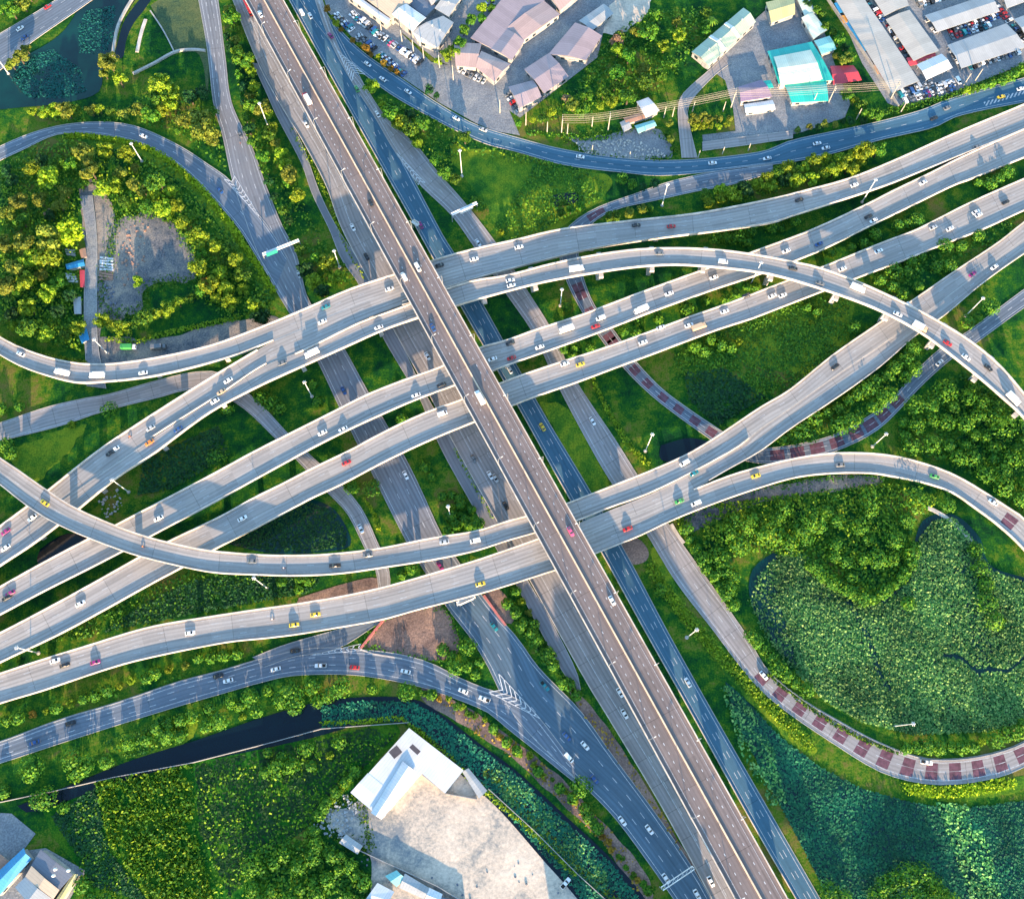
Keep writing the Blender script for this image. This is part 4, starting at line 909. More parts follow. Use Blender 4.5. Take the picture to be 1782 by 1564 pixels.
def building(name, label, px, h, col, rise=1.0, axis=0, wall=None, cat='building', group=None, windows=True, vents=0, root=None, open_=False):
    h *= 0.72
    q = [W(x, y, h) for x, y in px]
    # anticlockwise
    ar = sum(a.x*b.y-b.x*a.y for a, b in zip(q, q[1:]+q[:1]))
    if ar < 0: q = q[::-1]
    c = sum(q, Vector())/len(q)
    new = root is None
    if new: root = empty(name, (c.x, c.y, 0)); tag(root, label, cat, group)
    inv = Matrix.Translation(-root.location); parts = []
    if not open_:
        m = MB(); m.prism([p+(c-p).normalized()*0.25 for p in q], 0, h-0.12); parts.append(m.build('wall', wall or M_WALL))
    else:
        for p in q:
            p2 = p+(c-p).normalized()*0.8; m = MB(); m.tube((p2.x, p2.y, 0), (p2.x, p2.y, h), 0.15, n=6); parts.append(m.build('post', M_STEEL))
    mt = roofmat('roof_'+col, RC[col])
    if len(q) == 4: parts.append(link('roof', roof_mesh(q, h, rise, axis, mt)))
    else:
        m = MB(); m.prism([p-(c-p).normalized()*0.4 for p in q], h-.1, h+.15); o = m.build('roof', mt)
        ul = o.data.uv_layers.new(name='UVMap')
        e0 = (q[1]-q[0]).normalized()
        for p in o.data.polygons:
            for li in p.loop_indices: 
                vv = o.data.vertices[o.data.loops[li].vertex_index].co; ul.data[li].uv = (vv.x*e0.x+vv.y*e0.y, vv.y)
        parts.append(o)
    if windows and not open_:
        n = len(q)
        for i in range(n):
            a, b = q[i], q[(i+1) % n]; d = (b-a); L_ = d.length; d.normalize(); nr = Vector((d.y, -d.x, 0))
            if nr.y > 0.2 or L_ < 6: continue
            k = min(7, int(L_/5))
            for j in range(k):
                s_ = L_*(j+.5)/k; p = a+d*s_-nr*0.12
                m = MB(); w = 1.1; z0, z1 = h*.35, h*.7
                if j == k//2: w, z0, z1 = 1.6, 0.02, h*.62
                pts = [p-d*w-nr*.2, p+d*w-nr*.2, p+d*w+nr*.14, p-d*w+nr*.14]
                m.prism([Vector((t_.x, t_.y, 0)) for t_ in pts], z0, z1)
                parts.append(m.build('window' if j != k//2 else 'door', M_WIN if j != k//2 else M_WALLD))
    # roof vents sit along the ridge
    for i in range(vents):
        t_ = (i+.7)/(vents+.4); e = q if axis == 0 else q[1:]+q[:1]
        a = (e[0]+e[3])/2; b = (e[1]+e[2])/2; p = a.lerp(b, t_)
        m = MB(); m.tube((p.x, p.y, h+rise-.1), (p.x, p.y, h+rise+.7), .5, .5, 10); m.tube((p.x, p.y, h+rise+.7), (p.x, p.y, h+rise+1.0), .62, .2, 10); parts.append(m.build('roof_vent', M_STEEL))
    for o in parts: o.parent = root; o.matrix_parent_inverse = inv
    return root
g1 = 'roofs of the factory at the top'
b = building('factory', 'factory with pale patched roofs behind the parked cars at the top', [(612, -22), (700, -22), (716, 2), (682, 32)][::1], 8, 'tan', 1.2, 0)
building('', '', [(604, -8), (612, -14), (679, 33), (671, 41)], 7, 'white', .3, 1, root=b)
building('', '', [(684, 25), (707, 8), (740, 31), (718, 54)], 8.6, 'white', 1.0, 1, root=b, vents=2)
b = building('warehouse', 'pale grey warehouse roof with a kinked end at the top beside the trees', [(717, 54), (770, 29), (788, 40), (762, 82)], 7.5, 'grey', 1.0, 1, vents=2)
building('', '', [(717, 55), (735, 48), (760, 82), (728, 70)], 6.5, 'white', .5, 1, root=b)
building('warehouse', 'blue-grey warehouse roof at the top edge right of the factory', [(758, 14), (778, -8), (806, -8), (781, 28)], 7, 'grey', 1.0, 1, vents=1)
building('shed', 'dark cluttered roof between the factory roofs at the top', [(711, 7), (737, -12), (758, 12), (741, 28)], 5, 'darkgrey', .5, 1)
building('shed', 'small cream roof at the top edge behind the factory', [(738, -14), (766, -14), (763, -2), (751, 8)], 6, 'cream', .6, 0)
pk = 'pink roofed sheds at the top'
for px, ax, lb in (([(791, 75), (837, 77), (828, 117), (794, 114)], 0, 'lower left pink roof, nearly square, above a row of parked cars'),
                   ([(838, 90), (887, 112), (860, 141), (829, 117)], 0, 'mauve pink roof just right of the square pink roof'),
                   ([(820, 66), (880, -8), (951, -22), (946, 4), (857, 84)], 0, 'big mauve pink roof reaching the top edge'),
                   ([(881, 50), (946, 3), (973, 26), (911, 70)], 1, 'pink roof in the middle of the pink group'),
                   ([(854, 84), (880, 51), (911, 72), (890, 104)], 0, 'narrow pink roof left of the middle one'),
                   ([(1001, 41), (1046, 63), (1019, 104), (956, 94)], 1, 'long pink roof with a ridge beside the green slope'),
                   ([(955, 94), (988, 133), (947, 161), (914, 121)], 1, 'square salmon pink roof at the lower end of the long one'),
                   ([(886, 152), (927, 141), (941, 168), (905, 187)], 0, 'smallest pink roof nearest the ring road'),
                   ([(950, -14), (1012, -14), (995, 4), (975, 18)], 0, 'pinkish roof cut by the top edge')):
    building('shed', lb, px, 6, random.choice(['pink', 'mauve', 'pink']), 1.3, ax, group=pk, cat='shed', vents=0)
building('shed', 'long low grey roof right of the pink group', [(1009, 36), (1050, 8), (1066, 24), (1030, 53)], 4.5, 'grey', .8, 0)
building('warehouse', 'pale green ribbed warehouse with two raised skylight strips', [(1293, 15), (1314, 39), (1234, 114), (1205, 90)], 6, 'green', 1.6, 1, vents=4)
building('shed', 'pale yellow roof with green stain near the top edge', [(1334, 5), (1380, -6), (1382, 24), (1343, 39)], 6, 'yellow', 1.0, 0)
building('shed', 'narrow pale roof between the yellow roof and the tree strip', [(1383, -12), (1402, -12), (1417, 22), (1401, 28)], 5, 'pale', .6, 1)
building('shed', 'pale green small roof above the teal building', [(1396, 32), (1415, 24), (1438, 52), (1416, 67)], 5.5, 'pale', .8, 1)
sk_ = [(1293, 15), (1314, 39), (1234, 114), (1205, 90)]
b = building('hall', 'big teal roofed hall with a white raised centre', [(1337, 90), (1412, 74), (1449, 139), (1356, 145)], 6, 'teal', .8, 0)
building('', '', [(1348, 100), (1410, 88), (1430, 137), (1359, 144)], 8.2, 'pale', 1.3, 0, root=b, windows=False)
building('', '', [(1366, 147), (1436, 138), (1440, 175), (1379, 178)], 5, 'teal', .7, 0, root=b)
building('shed', 'small aqua roof attached to the upper right of the teal hall', [(1418, 72), (1443, 64), (1454, 85), (1430, 94)], 5, 'aqua', .6, 0)
building('canopy', 'red canopy right of the teal hall', [(1446, 116), (1484, 115), (1498, 139), (1451, 147)], 4, 'red', .9, 0, open_=True)
building('house', 'house with a purple roof left of the teal hall', [(1286, 152), (1325, 140), (1342, 168), (1290, 176)], 6, 'purple', 1.4, 0)
building('canopy', 'small teal awning beside the purple roof', [(1326, 142), (1340, 141), (1345, 152), (1332, 154)], 3.5, 'teal', .3, 0, open_=True)
building('house', 'white fronted low building below the purple roof', [(1296, 182), (1343, 175), (1348, 190), (1299, 196)], 4, 'white', .4, 0)
building('shed', 'bright white square roof by the power poles', [(1109, 178), (1128, 171), (1146, 192), (1124, 203)], 5.5, 'white', .6, 0)
building('shed', 'small turquoise roof below the bright white square roof', [(1106, 219), (1136, 210), (1141, 219), (1112, 231)], 3.5, 'aqua', .5, 0)
building('shed', 'rusty lean-to left of the bright white square roof', [(1086, 205), (1122, 195), (1126, 204), (1092, 215)], 3.2, 'rust', .3, 0, windows=False)
building('shed', 'little grey shack at the scrap yard', [(1080, 214), (1092, 208), (1098, 222), (1086, 228)], 3, 'grey', .4, 0, windows=False)
mk = 'roofs over the market car park at top right'
for px, c, lb in (([(1440, -25), (1488, -25), (1599, 140), (1552, 161)], 'cream', 'very long narrow pale roof at the left of the market yard'),
                  ([(1513, -16), (1566, -34), (1580, 9), (1540, 27)], 'cream', 'pale roof at the top edge right of the long roof'),
                  ([(1543, 35), (1583, 19), (1633, 88), (1590, 105)], 'cream', 'rectangular pale roof in the middle of the market yard'),
                  ([(1597, 113), (1638, 95), (1656, 118), (1613, 138)], 'white', 'brilliant white square roof at the foot of the pale roofs'),
                  ([(1611, 27), (1720, -9), (1738, 20), (1633, 55)], 'grey', 'upper large grey roof of the market yard'),
                  ([(1650, 79), (1750, 42), (1784, 82), (1674, 118)], 'grey', 'lower large grey roof of the market yard'),
                  ([(1766, 34), (1815, 16), (1835, 46), (1788, 66)], 'grey', 'grey roof cut by the right edge'),
                  ([(1741, -14), (1795, -32), (1812, -8), (1753, 14)], 'grey', 'pale grey roof in the top right corner'),
                  ([(1590, -12), (1680, -40), (1690, -20), (1600, 2)], 'grey', 'thin strip of roof at the top edge of the market yard')):
    building('market_roof', lb, px, 4.2 if c != 'white' else 5, c, .9, 1 if 'long' in lb or 'rectangular' in lb else 0, group=mk, cat='roof', open_=True)
st = 'awnings beside the long market roof'
for i, (x, y, c, w_) in enumerate(((1458, 14, 'blue', 12), (1468, 34, 'orange', 8), (1477, 46, 'blue', 12), (1489, 62, 'blue', 12), (1501, 80, 'blue', 12), (1512, 98, 'darkgrey', 10), (1526, 121, 'orange', 10), (1536, 133, 'red', 9), (1546, 148, 'aqua', 10))):
    o = building('awning', '', [(x-5, y-w_*.6), (x+4, y-w_*.75), (x+w_*.7+4, y+w_*.5), (x+w_*.7-5, y+w_*.65)], 3, c, .25, 1, cat='awning', open_=True)
    later(o, '%s market awning' % {'darkgrey': 'dark grey', 'aqua': 'pale green'}.get(c, c), 'left of the long pale roof', x, y, 'awning', st)
for i, (x, y, dx, dy) in enumerate(((1588, 106, 9, 8), (1601, 102, 9, 5), (1611, 98, 8, 4), (1620, 95, 7, 4))):
    o = building('awning', '', [(x-dx, y-dy*.5), (x+dx*.7, y-dy), (x+dx, y+dy*.6), (x-dx*.6, y+dy)], 3, 'red', .4, 0, cat='awning', open_=True)
    later(o, 'small red awning', 'above the brilliant white square roof', x, y, 'awning', st)
gw = [o for o in bpy.data.objects if o.get('label', '').startswith('pale green ribbed')][0]
for t_ in (.36, .66):
    hz = 6*.72; q0, q1, q2, q3 = [W(x, y, hz) for x, y in sk_]
    a = q0.lerp(q3, t_); b_ = q1.lerp(q2, t_); mid = (a+b_)/2; d = (q3-q0).normalized()*.9; m = MB()
    for p_, q_ in ((a, mid), (mid, b_)):
        z0_ = 0 if p_ is a else 1.6; z1_ = 1.6 if p_ is a else 0
        k0 = len(m.v)
        for P_, zz_ in ((p_, z0_), (q_, z1_)):
            for e_, h_ in ((-d, .1), (d, .1), (d, .7), (-d, .7)): m.v.append(P_+e_+Vector((0, 0, zz_+h_)))
        m.f += [(k0+j, k0+(j+1) % 4, k0+4+(j+1) % 4, k0+4+j) for j in range(4)]+[(k0+3, k0+2, k0+1, k0), (k0+4, k0+5, k0+6, k0+7)]
    o = m.build('skylight', M_LAMP, gw); o.matrix_parent_inverse = Matrix.Translation(-gw.location)
# bottom
b = building('warehouse', 'white L-shaped warehouse at the top corner of the pale earth yard', [(712, 1268), (805, 1340), (773, 1379), (733, 1346), (665, 1424), (613, 1378)][:6], 7, 'white', 0, 0)
inv = Matrix.Translation(-b.location)
b2 = building('', '', [(700, 1326), (721, 1343), (665, 1423), (647, 1412)], 8.0, 'white', .8, 1, root=b, windows=False)
building('', '', [(612, 1378), (640, 1347), (664, 1366), (636, 1398)], 7.3, 'white', .3, 1, root=b, windows=False)
for px in ([(676, 1308), (690, 1296), (700, 1308), (686, 1320)], [(712, 1300), (718, 1294), (732, 1307), (726, 1313)]):
    m = MB(); q = [W(x, y, 8) for x, y in px]; m.prism([Vector((p.x, p.y, 0)) for p in q], 7.1, 7.9); o = m.build('roof_vent', plain('dark_louvre', (0.07, 0.06, 0.07), .8), b); o.matrix_parent_inverse = inv
building('shed', 'long grey lean-to against the wall right of the white warehouse', [(806, 1344), (816, 1338), (846, 1374), (833, 1387)], 3.5, 'grey', .3, 1)
sg = 'small sheds at the bottom edge'
for px, c, lb in (([(603, 1453), (629, 1471), (621, 1484), (592, 1466)], 'grey', 'grey shed at the left corner of the pale earth yard'),
                  ([(657, 1538), (684, 1552), (668, 1580), (630, 1575)], 'white', 'white roofed shed at the bottom edge below the yard wall'),
                  ([(706, 1521), (746, 1545), (736, 1562), (697, 1544)], 'grey', 'grey corrugated shed below the yard wall'),
                  ([(748, 1546), (768, 1556), (762, 1574), (740, 1568)], 'white', 'small bright white shed right of the grey corrugated one'),
                  ([(672, 1524), (690, 1516), (704, 1528), (690, 1540)], 'aqua', 'greenish shack between the sheds at the bottom edge'),
                  ([(770, 1562), (800, 1570), (795, 1590), (765, 1585)], 'darkgrey', 'dark roofed shed cut by the bottom edge')):
    building('shed', lb, px, 3.5, c, .6, 0, group=sg, cat='shed')
building('house', 'blue and white pitched roof in the bottom left corner', [(40, 1477), (53, 1495), (-4, 1560), (-24, 1536)], 6, 'blue', 1.8, 1)
b = building('house', 'slate roofed house with tan pitched wing in the bottom left corner', [(72, 1479), (125, 1521), (102, 1546), (56, 1507)], 7, 'darkgrey', .5, 1)
building('', '', [(56, 1508), (101, 1547), (91, 1562), (46, 1525)], 8, 'tan', .8, 1, root=b, windows=False)
building('', '', [(46, 1526), (90, 1564), (74, 1590), (28, 1544)], 7.2, 'grey', 1.6, 1, root=b, windows=False)
building('', '', [(126, 1522), (134, 1523), (94, 1590), (84, 1585)], 5.5, 'yellow', .3, 1, root=b, windows=False)
tk = [(96, 1512), (93, 1523), (119, 1514)]
for x, y in tk:
    p = W(x, y, 8); m = MB(); m.tube((p.x, p.y, 7.2), (p.x, p.y, 8.6), .6, .6, 12); m.tube((p.x, p.y, 8.6), (p.x, p.y, 9.0), .6, .1, 12); o = m.build('roof_vent', M_LAMP, b); o.matrix_parent_inverse = Matrix.Translation(-b.location)
building('shed', 'low grey roof at the left edge above the blue roof', [(-40, 1515), (0, 1488), (14, 1500), (-20, 1530)], 4, 'rust', .5, 0)
def block(label, px, h):  # unseen blocks added below the frame to cast shade on the roads
    q = [W(x, y, 0) for x, y in px]
    if sum(a.x*b.y-b.x*a.y for a, b in zip(q, q[1:]+q[:1])) < 0: q = q[::-1]
    c = sum(q, Vector())/4; e = empty('shade_block', (c.x, c.y, 0)); tag(e, label, 'building'); inv = Matrix.Translation(-e.location)
    m = MB(); m.prism(q, 0, h); ps = [m.build('wall', M_WALL)]
    m = MB(); m.prism([p-(c-p).normalized()*.5 for p in q], h+.005, h+.8); ps.append(m.build('roof', M_WALLD))
    for i in range(4):
        a, b = q[i], q[(i+1) % 4]; d = (b-a); L_ = d.length; d.normalize(); nr = Vector((d.y, -d.x, 0)); k = int(L_/6.5)
        for j in range(k):
            for f in range(int(h/6.4)):
                if len(ps) > 95: break
                p = a+d*L_*(j+.5)/k; m = MB(); m.prism([p-d-nr*.2, p+d-nr*.2, p+d+nr*.08, p-d+nr*.08], 2+f*6.4, 4+f*6.4); ps.append(m.build('window', M_WIN))
    for o in ps: o.parent = e; o.matrix_parent_inverse = inv
block('long unseen block added beyond the lower edge to shade the frontage road', [(1100, 1800), (1285, 1800), (1290, 1850), (1100, 1855)], 35)
block('short unseen block added for shade beyond the lower edge, west of the long one', [(1000, 1800), (1062, 1800), (1062, 1850), (1000, 1850)], 34)
# dirt yard in the left loop
building('shed', 'bright blue roofed shack beside the dirt track in the left loop', [(116, 460), (144, 452), (146, 462), (118, 468)], 3.5, 'blue', .4, 0, windows=False)
building('shed', 'red roofed strip shack beside the dirt track in the left loop', [(139, 472), (147, 472), (147, 498), (140, 498)], 3, 'red', .4, 1, windows=False)
building('shed', 'small rusty shack by the track above the blue shack', [(139, 436), (148, 433), (150, 446), (142, 448)], 3, 'rust', .4, 1, windows=False)
building('shed', 'blue tarpaulin shed near the lower end of the dirt track', [(138, 583), (150, 573), (154, 590), (143, 596)], 3, 'blue', .4, 1, windows=False)
building('shed', 'grey lean-to shed left of the lower dirt track', [(128, 520), (140, 518), (140, 545), (130, 545)], 3, 'grey', .3, 1, windows=False)
def planks(x, y, n, dx, dy, ln, c, label):
    e = empty('timber_stack', W(x, y)); tag(e, label, 'stack', 'stacks in the dirt yard')
    for i in range(n):
        p = W(x+dx*i, y+dy*i); m = MB(); m.box((-ln/2, -.5, 0), (ln/2, .5, .5+.1*(i % 3))); o = m.build('beam', plain('beam_'+c, RC[c], .8), e)
        o.location = p-e.location; o.rotation_euler = (0, 0, random.uniform(-.15, .1)-.1)
planks(186, 450, 5, 0, 5, 7, 'white', 'stack of pale beams lying beside the dirt track in the left loop')
planks(185, 473, 4, 0, 4.5, 7, 'rust', 'stack of brown beams lying below the pale beams in the left loop')
planks(122, 436, 3, 1, 4, 5, 'grey', 'short stack of grey beams left of the dirt track')
planks(122, 478, 4, 2, 4, 5, 'white', 'stack of white beams left of the red roofed strip shack')
# green lorry, scrap heap
v = vehicle('truck', 'white', (W(226, 606).x, W(226, 606).y, .05), 0.0, 'green'); tag(v, 'green box truck with white cab parked beneath the left loop trees', 'box truck')
v = vehicle('truck', 'grey', (W(278, 606).x, W(278, 606).y, .05), 0.1, 'grey'); tag(v, 'grey box truck parked right of the green one by the loop ramp', 'box truck')
#==VEG==
# ------------------------------------------------------------------ vegetation
def leafquad(m, p, nrm, s):
    q = nrm.to_track_quat('Z', 'Y') @ Matrix.Rotation(random.uniform(0, 6.28), 3, 'Z').to_quaternion()
    a = q @ Vector((s, s*.62, 0)); b = q @ Vector((-s, s*.62, 0)); n = len(m.v)
    m.v += [p+a, p+b, p-a, p-b]; m.f.append((n, n+1, n+2, n+3))
def rnd():
    while True:
        v = Vector((random.uniform(-1, 1), random.uniform(-1, 1), random.uniform(-1, 1)))
        if 0.05 < v.length < 1: return v.normalized()
def crown_mesh(mat, lobes=12, leaves=900, flat=.75, spread=.62, core=True):
    """unit crown: radius 1, sits from z=0.5 upward, made of leaf sprays on many small lobes"""
    m = MB(); L = []
    for i in range(lobes):
        a = random.uniform(0, 6.28); r = spread*math.sqrt(random.random()); z = 1.15+flat*(random.uniform(-.45, .5))*(1-.5*r)
        L.append((Vector((r*math.cos(a), r*math.sin(a), z)), random.uniform(.24, .42)))
    for i in range(leaves):
        c, rr = random.choice(L); d = rnd()
        if d.z < -.4: d.z = -d.z
        p = c+d*rr*random.uniform(.72, 1.08)
        leafquad(m, p, (d+rnd()*.7).normalized(), random.uniform(.055, .105))
    return m.mesh('crown', mat)
def palm_mesh(mat):
    m = MB()
    for i in range(13):
        a = i*2.4+random.random()*.4; dirv = Vector((math.cos(a), math.sin(a), 0)); up = random.uniform(.1, .5)
        prev = None
        for k in range(6):
            t = k/5; p = dirv*t*1.0+Vector((0, 0, 1.75+up*t*1.2-t*t*1.0)); w = .11*math.sin(3.14*min(1, .15+t*.85))+.02
            side = Vector((-dirv.y, dirv.x, 0))*w; cur = (p-side, p+side)
            if prev: m.quad(prev[0], cur[0], cur[1], prev[1])
            prev = cur
    return m.mesh('crown', mat)
def trunk_mesh():
    m = MB(); m.tube((0, 0, 0), (0, 0, .75), .085, .055, 7)
    for i in range(5):
        a = i*1.3; m.tube((0, 0, .65), (.4*math.cos(a), .4*math.sin(a), 1.15), .045, .015, 5)
    return m.mesh('trunk', M_BARK)
TRUNKS = [trunk_mesh() for _ in range(2)]
CROWN = {}
for k, mt, nv in (('yellow-green', L_YEL, 5), ('green', L_MID, 5), ('dark green', L_DARK, 4), ('olive', L_OLIVE, 4), ('orange-tinged', L_ORANGE, 2), ('lime', L_LIME, 1), ('dry brown', L_BARE, 2)):
    CROWN[k] = [crown_mesh(mt, random.randint(10, 18), 1000) for _ in range(nv)]
PALM = [palm_mesh(L_OLIVE), palm_mesh(L_MID)]
NT = [0]; NS = [0]; EXTRA = []
def blocked(x, y, z=0):
    p = P(W(x, y, 0))
    return any(inpoly(x, y, q) for q in NOPLANT)
def tree(x, y, r, kind, where, hk=1.0, check=True, palm=False):
    """x, y, r in picture pixels: where the crown shows and how big"""
    if check:
        if blocked(x, y) or blocked(x-r*.5, y) or blocked(x+r*.5, y) or blocked(x, y+r*.5): return False
    sc = random.choice((.92, 1.0, 1.1, 1.2, 1.36))*(W(x+r, y, 3)-W(x, y, 3)).length; hz = sc*hk*random.uniform(.85, 1.1)
    if not palm and sc < 2.3:
        # bush
        lim = 290
        if NS[0] >= lim: EXTRA.append((x, y, sc, kind)); return True
        NS[0] += 1
        z = sc*.7; p = W(x, y, z)
        o = link('shrub', random.choice(CROWN[kind])); o.location = (p.x, p.y, -sc*.62); o.scale = (sc, sc, sc*1.0); o.rotation_euler = (0, 0, random.uniform(0, 6.28))
        later(o, 'small %s shrub' % kind, where, x, y, 'shrub', 'shrubs of the interchange'); return True
    if NT[0] >= 298: EXTRA.append((x, y, sc, kind)); return True
    NT[0] += 1
    p = W(x, y, 1.2*hz)
    e = empty('palm_tree' if palm else 'tree', (p.x, p.y, 0), random.uniform(0, 6.28)); 
    c = link('crown', random.choice(PALM if palm else CROWN[kind]), e); c.scale = (sc*random.uniform(.9, 1.1), sc*random.uniform(.9, 1.1), hz)
    if palm:
        t = MB(); t.tube((0, 0, 0), (0, 0, 1.75*hz), .22, .14, 8); t.build('trunk', M_BARK, e)
    else:
        t = link('trunk', random.choice(TRUNKS), e); t.scale = (sc, sc, hz)
    size = 'small' if sc < 3.2 else 'medium' if sc < 4.8 else 'large'
    later(e, '%s %s %s' % (size, kind, 'palm tree' if palm else 'tree'), where, x, y, 'palm tree' if palm else 'tree', 'trees of the interchange'); return True
def blob(poly, n, r0, r1, kinds, where, hk=1.0, seed=None, sep=.75):
    xs = [p[0] for p in poly]; ys = [p[1] for p in poly]; done = []; tries = 0
    while len(done) < n and tries < n*60:
        tries += 1
        x = random.uniform(min(xs), max(xs)); y = random.uniform(min(ys), max(ys))
        if not inpoly(x, y, poly): continue
        r = random.uniform(r0, r1)
        if any(math.hypot(x-a, y-b) < (r+c)*sep for a, b, c in done): continue
        if tree(x, y, r, random.choice(kinds), where, hk): done.append((x, y, r))
def row(pts, step, r0, r1, kinds, where, jit=3, hk=1.0):
    n = int(sum(math.hypot(a[0]-b[0], a[1]-b[1]) for a, b in zip(pts, pts[1:]))/step)+1
    for x, y in spline(pts, max(2, n)):
        tree(x+random.uniform(-jit, jit), y+random.uniform(-jit, jit), random.uniform(r0, r1), random.choice(kinds), where, hk)
YG, G, D_, O_, OR = 'yellow-green', 'green', 'dark green', 'olive', 'orange-tinged'
w = 'in the western woods in the left loop'
tree(122, 402, 24, 'lime', 'alone left of the dirt yard in the left loop', check=False)
blob([(0, 300), (60, 258), (140, 245), (165, 300), (120, 345), (105, 380), (60, 400), (0, 390)], 17, 12, 20, [O_, G, D_, YG], w)
blob([(0, 405), (95, 400), (90, 470), (60, 490), (0, 500)], 9, 16, 25, [O_, YG], w)
blob([(0, 500), (130, 490), (145, 560), (138, 600), (60, 580), (0, 565)], 12, 12, 20, [G, D_, YG], w)
w = 'north of the dirt yard in the left loop'
blob([(150, 255), (220, 262), (300, 310), (355, 375), (340, 405), (280, 372), (200, 350), (160, 320)], 18, 11, 18, [YG, G, O_], w)
tree(276, 325, 12, 'dry brown', w); tree(86, 372, 11, 'dry brown', 'in the western woods in the left loop')
w = 'east of the dirt yard in the left loop'
blob([(335, 400), (385, 395), (440, 475), (455, 500), (400, 540), (350, 500), (330, 440)], 14, 11, 18, [YG, G, YG], w)
row([(175, 560), (220, 570), (270, 545), (320, 525), (345, 505)], 20, 12, 18, [G, YG], w)
tree(397, 500, 15, YG, w); tree(360, 492, 15, OR, w); tree(238, 488, 14, YG, 'alone in the middle of the dirt yard'); tree(445, 535, 22, YG, 'at the tip of the left loop by the deck'); tree(455, 550, 14, D_, 'at the tip of the left loop by the deck')
w = 'between pond and slip road at upper left'
row([(55, 195), (95, 192), (130, 190), (170, 193), (215, 196)], 19, 11, 15, [YG, G, O_], w)
for x, y, r, k in ((190, 108, 16, O_), (207, 138, 16, YG), (182, 128, 12, O_), (280, 148, 19, YG), (300, 158, 18, YG), (276, 168, 15, G), (298, 178, 13, YG), (240, 190, 14, O_), (262, 198, 15, G), (285, 190, 14, YG), (320, 208, 16, O_), (345, 205, 18, O_), (352, 225, 20, O_), (368, 240, 15, O_), (310, 228, 9, G), (372, 195, 12, G), (330, 168, 15, D_), (350, 162, 12, D_)): tree(x, y, r, k, w, check=False)
row([(0, 20), (30, 10), (50, -10)], 16, 10, 14, [O_, G], 'in the top left corner above the road'); row([(20, 112), (60, 70), (110, 30), (130, 22), (155, 2)], 17, 8, 13, [O_, YG], 'between the corner road and the pond')
w = 'in the tree strip near the top left'
row([(403, 15), (410, 60), (420, 100), (440, 135), (435, 172), (462, 195), (470, 225), (485, 262), (500, 300), (512, 335)], 17, 10, 15, [YG, G, O_, YG], w, 5)
row([(395, 60), (408, 110), (425, 150), (428, 205), (450, 260), (475, 330), (500, 385)], 24, 8, 12, [G, D_], w, 4)
blob([(515, 430), (560, 440), (617, 480), (600, 502), (555, 515), (535, 505)], 9, 12, 18, [YG, G, D_], 'above the left end of northernmost deck')
w = 'south of the ring road at the top'
tree(646, 150, 15, YG, w, check=False)
row([(668, 165), (700, 178), (735, 190), (765, 208), (800, 230), (835, 248), (870, 255), (920, 268), (965, 278)], 19, 11, 16, [YG, YG, YG, G], w, 4)
row([(665, 180), (690, 210), (715, 232), (740, 268), (765, 290), (788, 315)], 21, 10, 15, [YG, G], w, 4); tree(712, 200, 15, D_, w); tree(735, 215, 15, G, w)
row([(1080, 312), (1110, 322), (1140, 318)], 20, 10, 14, [D_, G], 'by the ring road fork')
blob([(1045, 330), (1020, 352), (985, 350), (960, 372), (990, 380)], 5, 9, 13, [G, D_], 'by the ring road fork')
blob([(1100, 345), (1140, 350), (1130, 368), (1060, 378)], 5, 9, 12, [G, O_], 'above the northernmost deck near the fork')
w = 'above the northernmost deck at right'
row([(1228, 335), (1290, 318), (1350, 300), (1400, 285), (1450, 275), (1525, 262)], 21, 12, 17, [YG, G, YG], w, 4); row([(1232, 352), (1310, 325), (1380, 315), (1440, 298), (1500, 285)], 23, 10, 15, [YG, D_, YG], w, 4)
w = 'on the green slope right of the pink sheds'
blob([(1060, 60), (1110, 40), (1135, 20), (1225, 10), (1240, 42), (1180, 100), (1140, 160), (1050, 190), (965, 205), (1000, 150), (1060, 112)], 24, 10, 15, [YG, G, G, O_], w)
tree(1238, 38, 11, O_, w, palm=True); tree(1075, 68, 14, 'dry brown', w); tree(985, 172, 8, 'dry brown', w)
blob([(795, 95), (820, 60), (848, 22), (870, 0), (855, -10), (835, 0), (790, 70)], 11, 10, 14, [YG, G], 'between the factory and the pink sheds')
row([(785, 80), (778, 100), (765, 105)], 14, 7, 10, [YG], 'between the factory and the pink sheds')
row([(570, 18), (590, 45), (606, 62), (645, 92), (690, 125)], 13, 5, 8, [YG, OR], 'in the hedge row of the top car park', 2); row([(745, 155), (760, 166)], 12, 7, 8, [D_], 'in the hedge row of the top car park', 2)
row([(905, 215), (940, 205), (960, 196)], 16, 8, 11, [YG, G], 'beside the smallest pink roof')
row([(1205, 205), (1235, 205), (1268, 205)], 13, 7, 10, [YG, O_], 'in the square plot by the yards'); row([(1208, 222), (1240, 220), (1265, 216)], 13, 7, 9, [YG], 'in the square plot by the yards')
row([(1225, 258), (1260, 250), (1300, 246), (1345, 243)], 16, 7, 9, [D_, O_], 'in the hedge north of the ring road'); row([(1165, 215), (1165, 240), (1172, 258)], 14, 7, 10, [O_, G], 'in the hedge north of the ring road')
row([(1455, 96), (1475, 100)], 14, 8, 11, [O_, YG], 'between the teal hall and the long roof'); row([(1475, 165), (1490, 177), (1505, 190), (1525, 200)], 13, 8, 12, [O_, G, YG], 'between the teal hall and the long roof'); row([(1405, 5), (1425, 20), (1440, 45), (1465, 75), (1480, 95)], 16, 8, 12, [D_, G], 'between the teal hall and the long roof')
row([(1390, 225), (1430, 220), (1470, 212), (1500, 208)], 14, 6, 9, [O_, D_], 'in the hedge north of the ring road')
row([(1640, 175), (1690, 158), (1740, 143), (1780, 120)], 15, 6, 9, [YG, G], 'in the hedge below the market yard', 2)
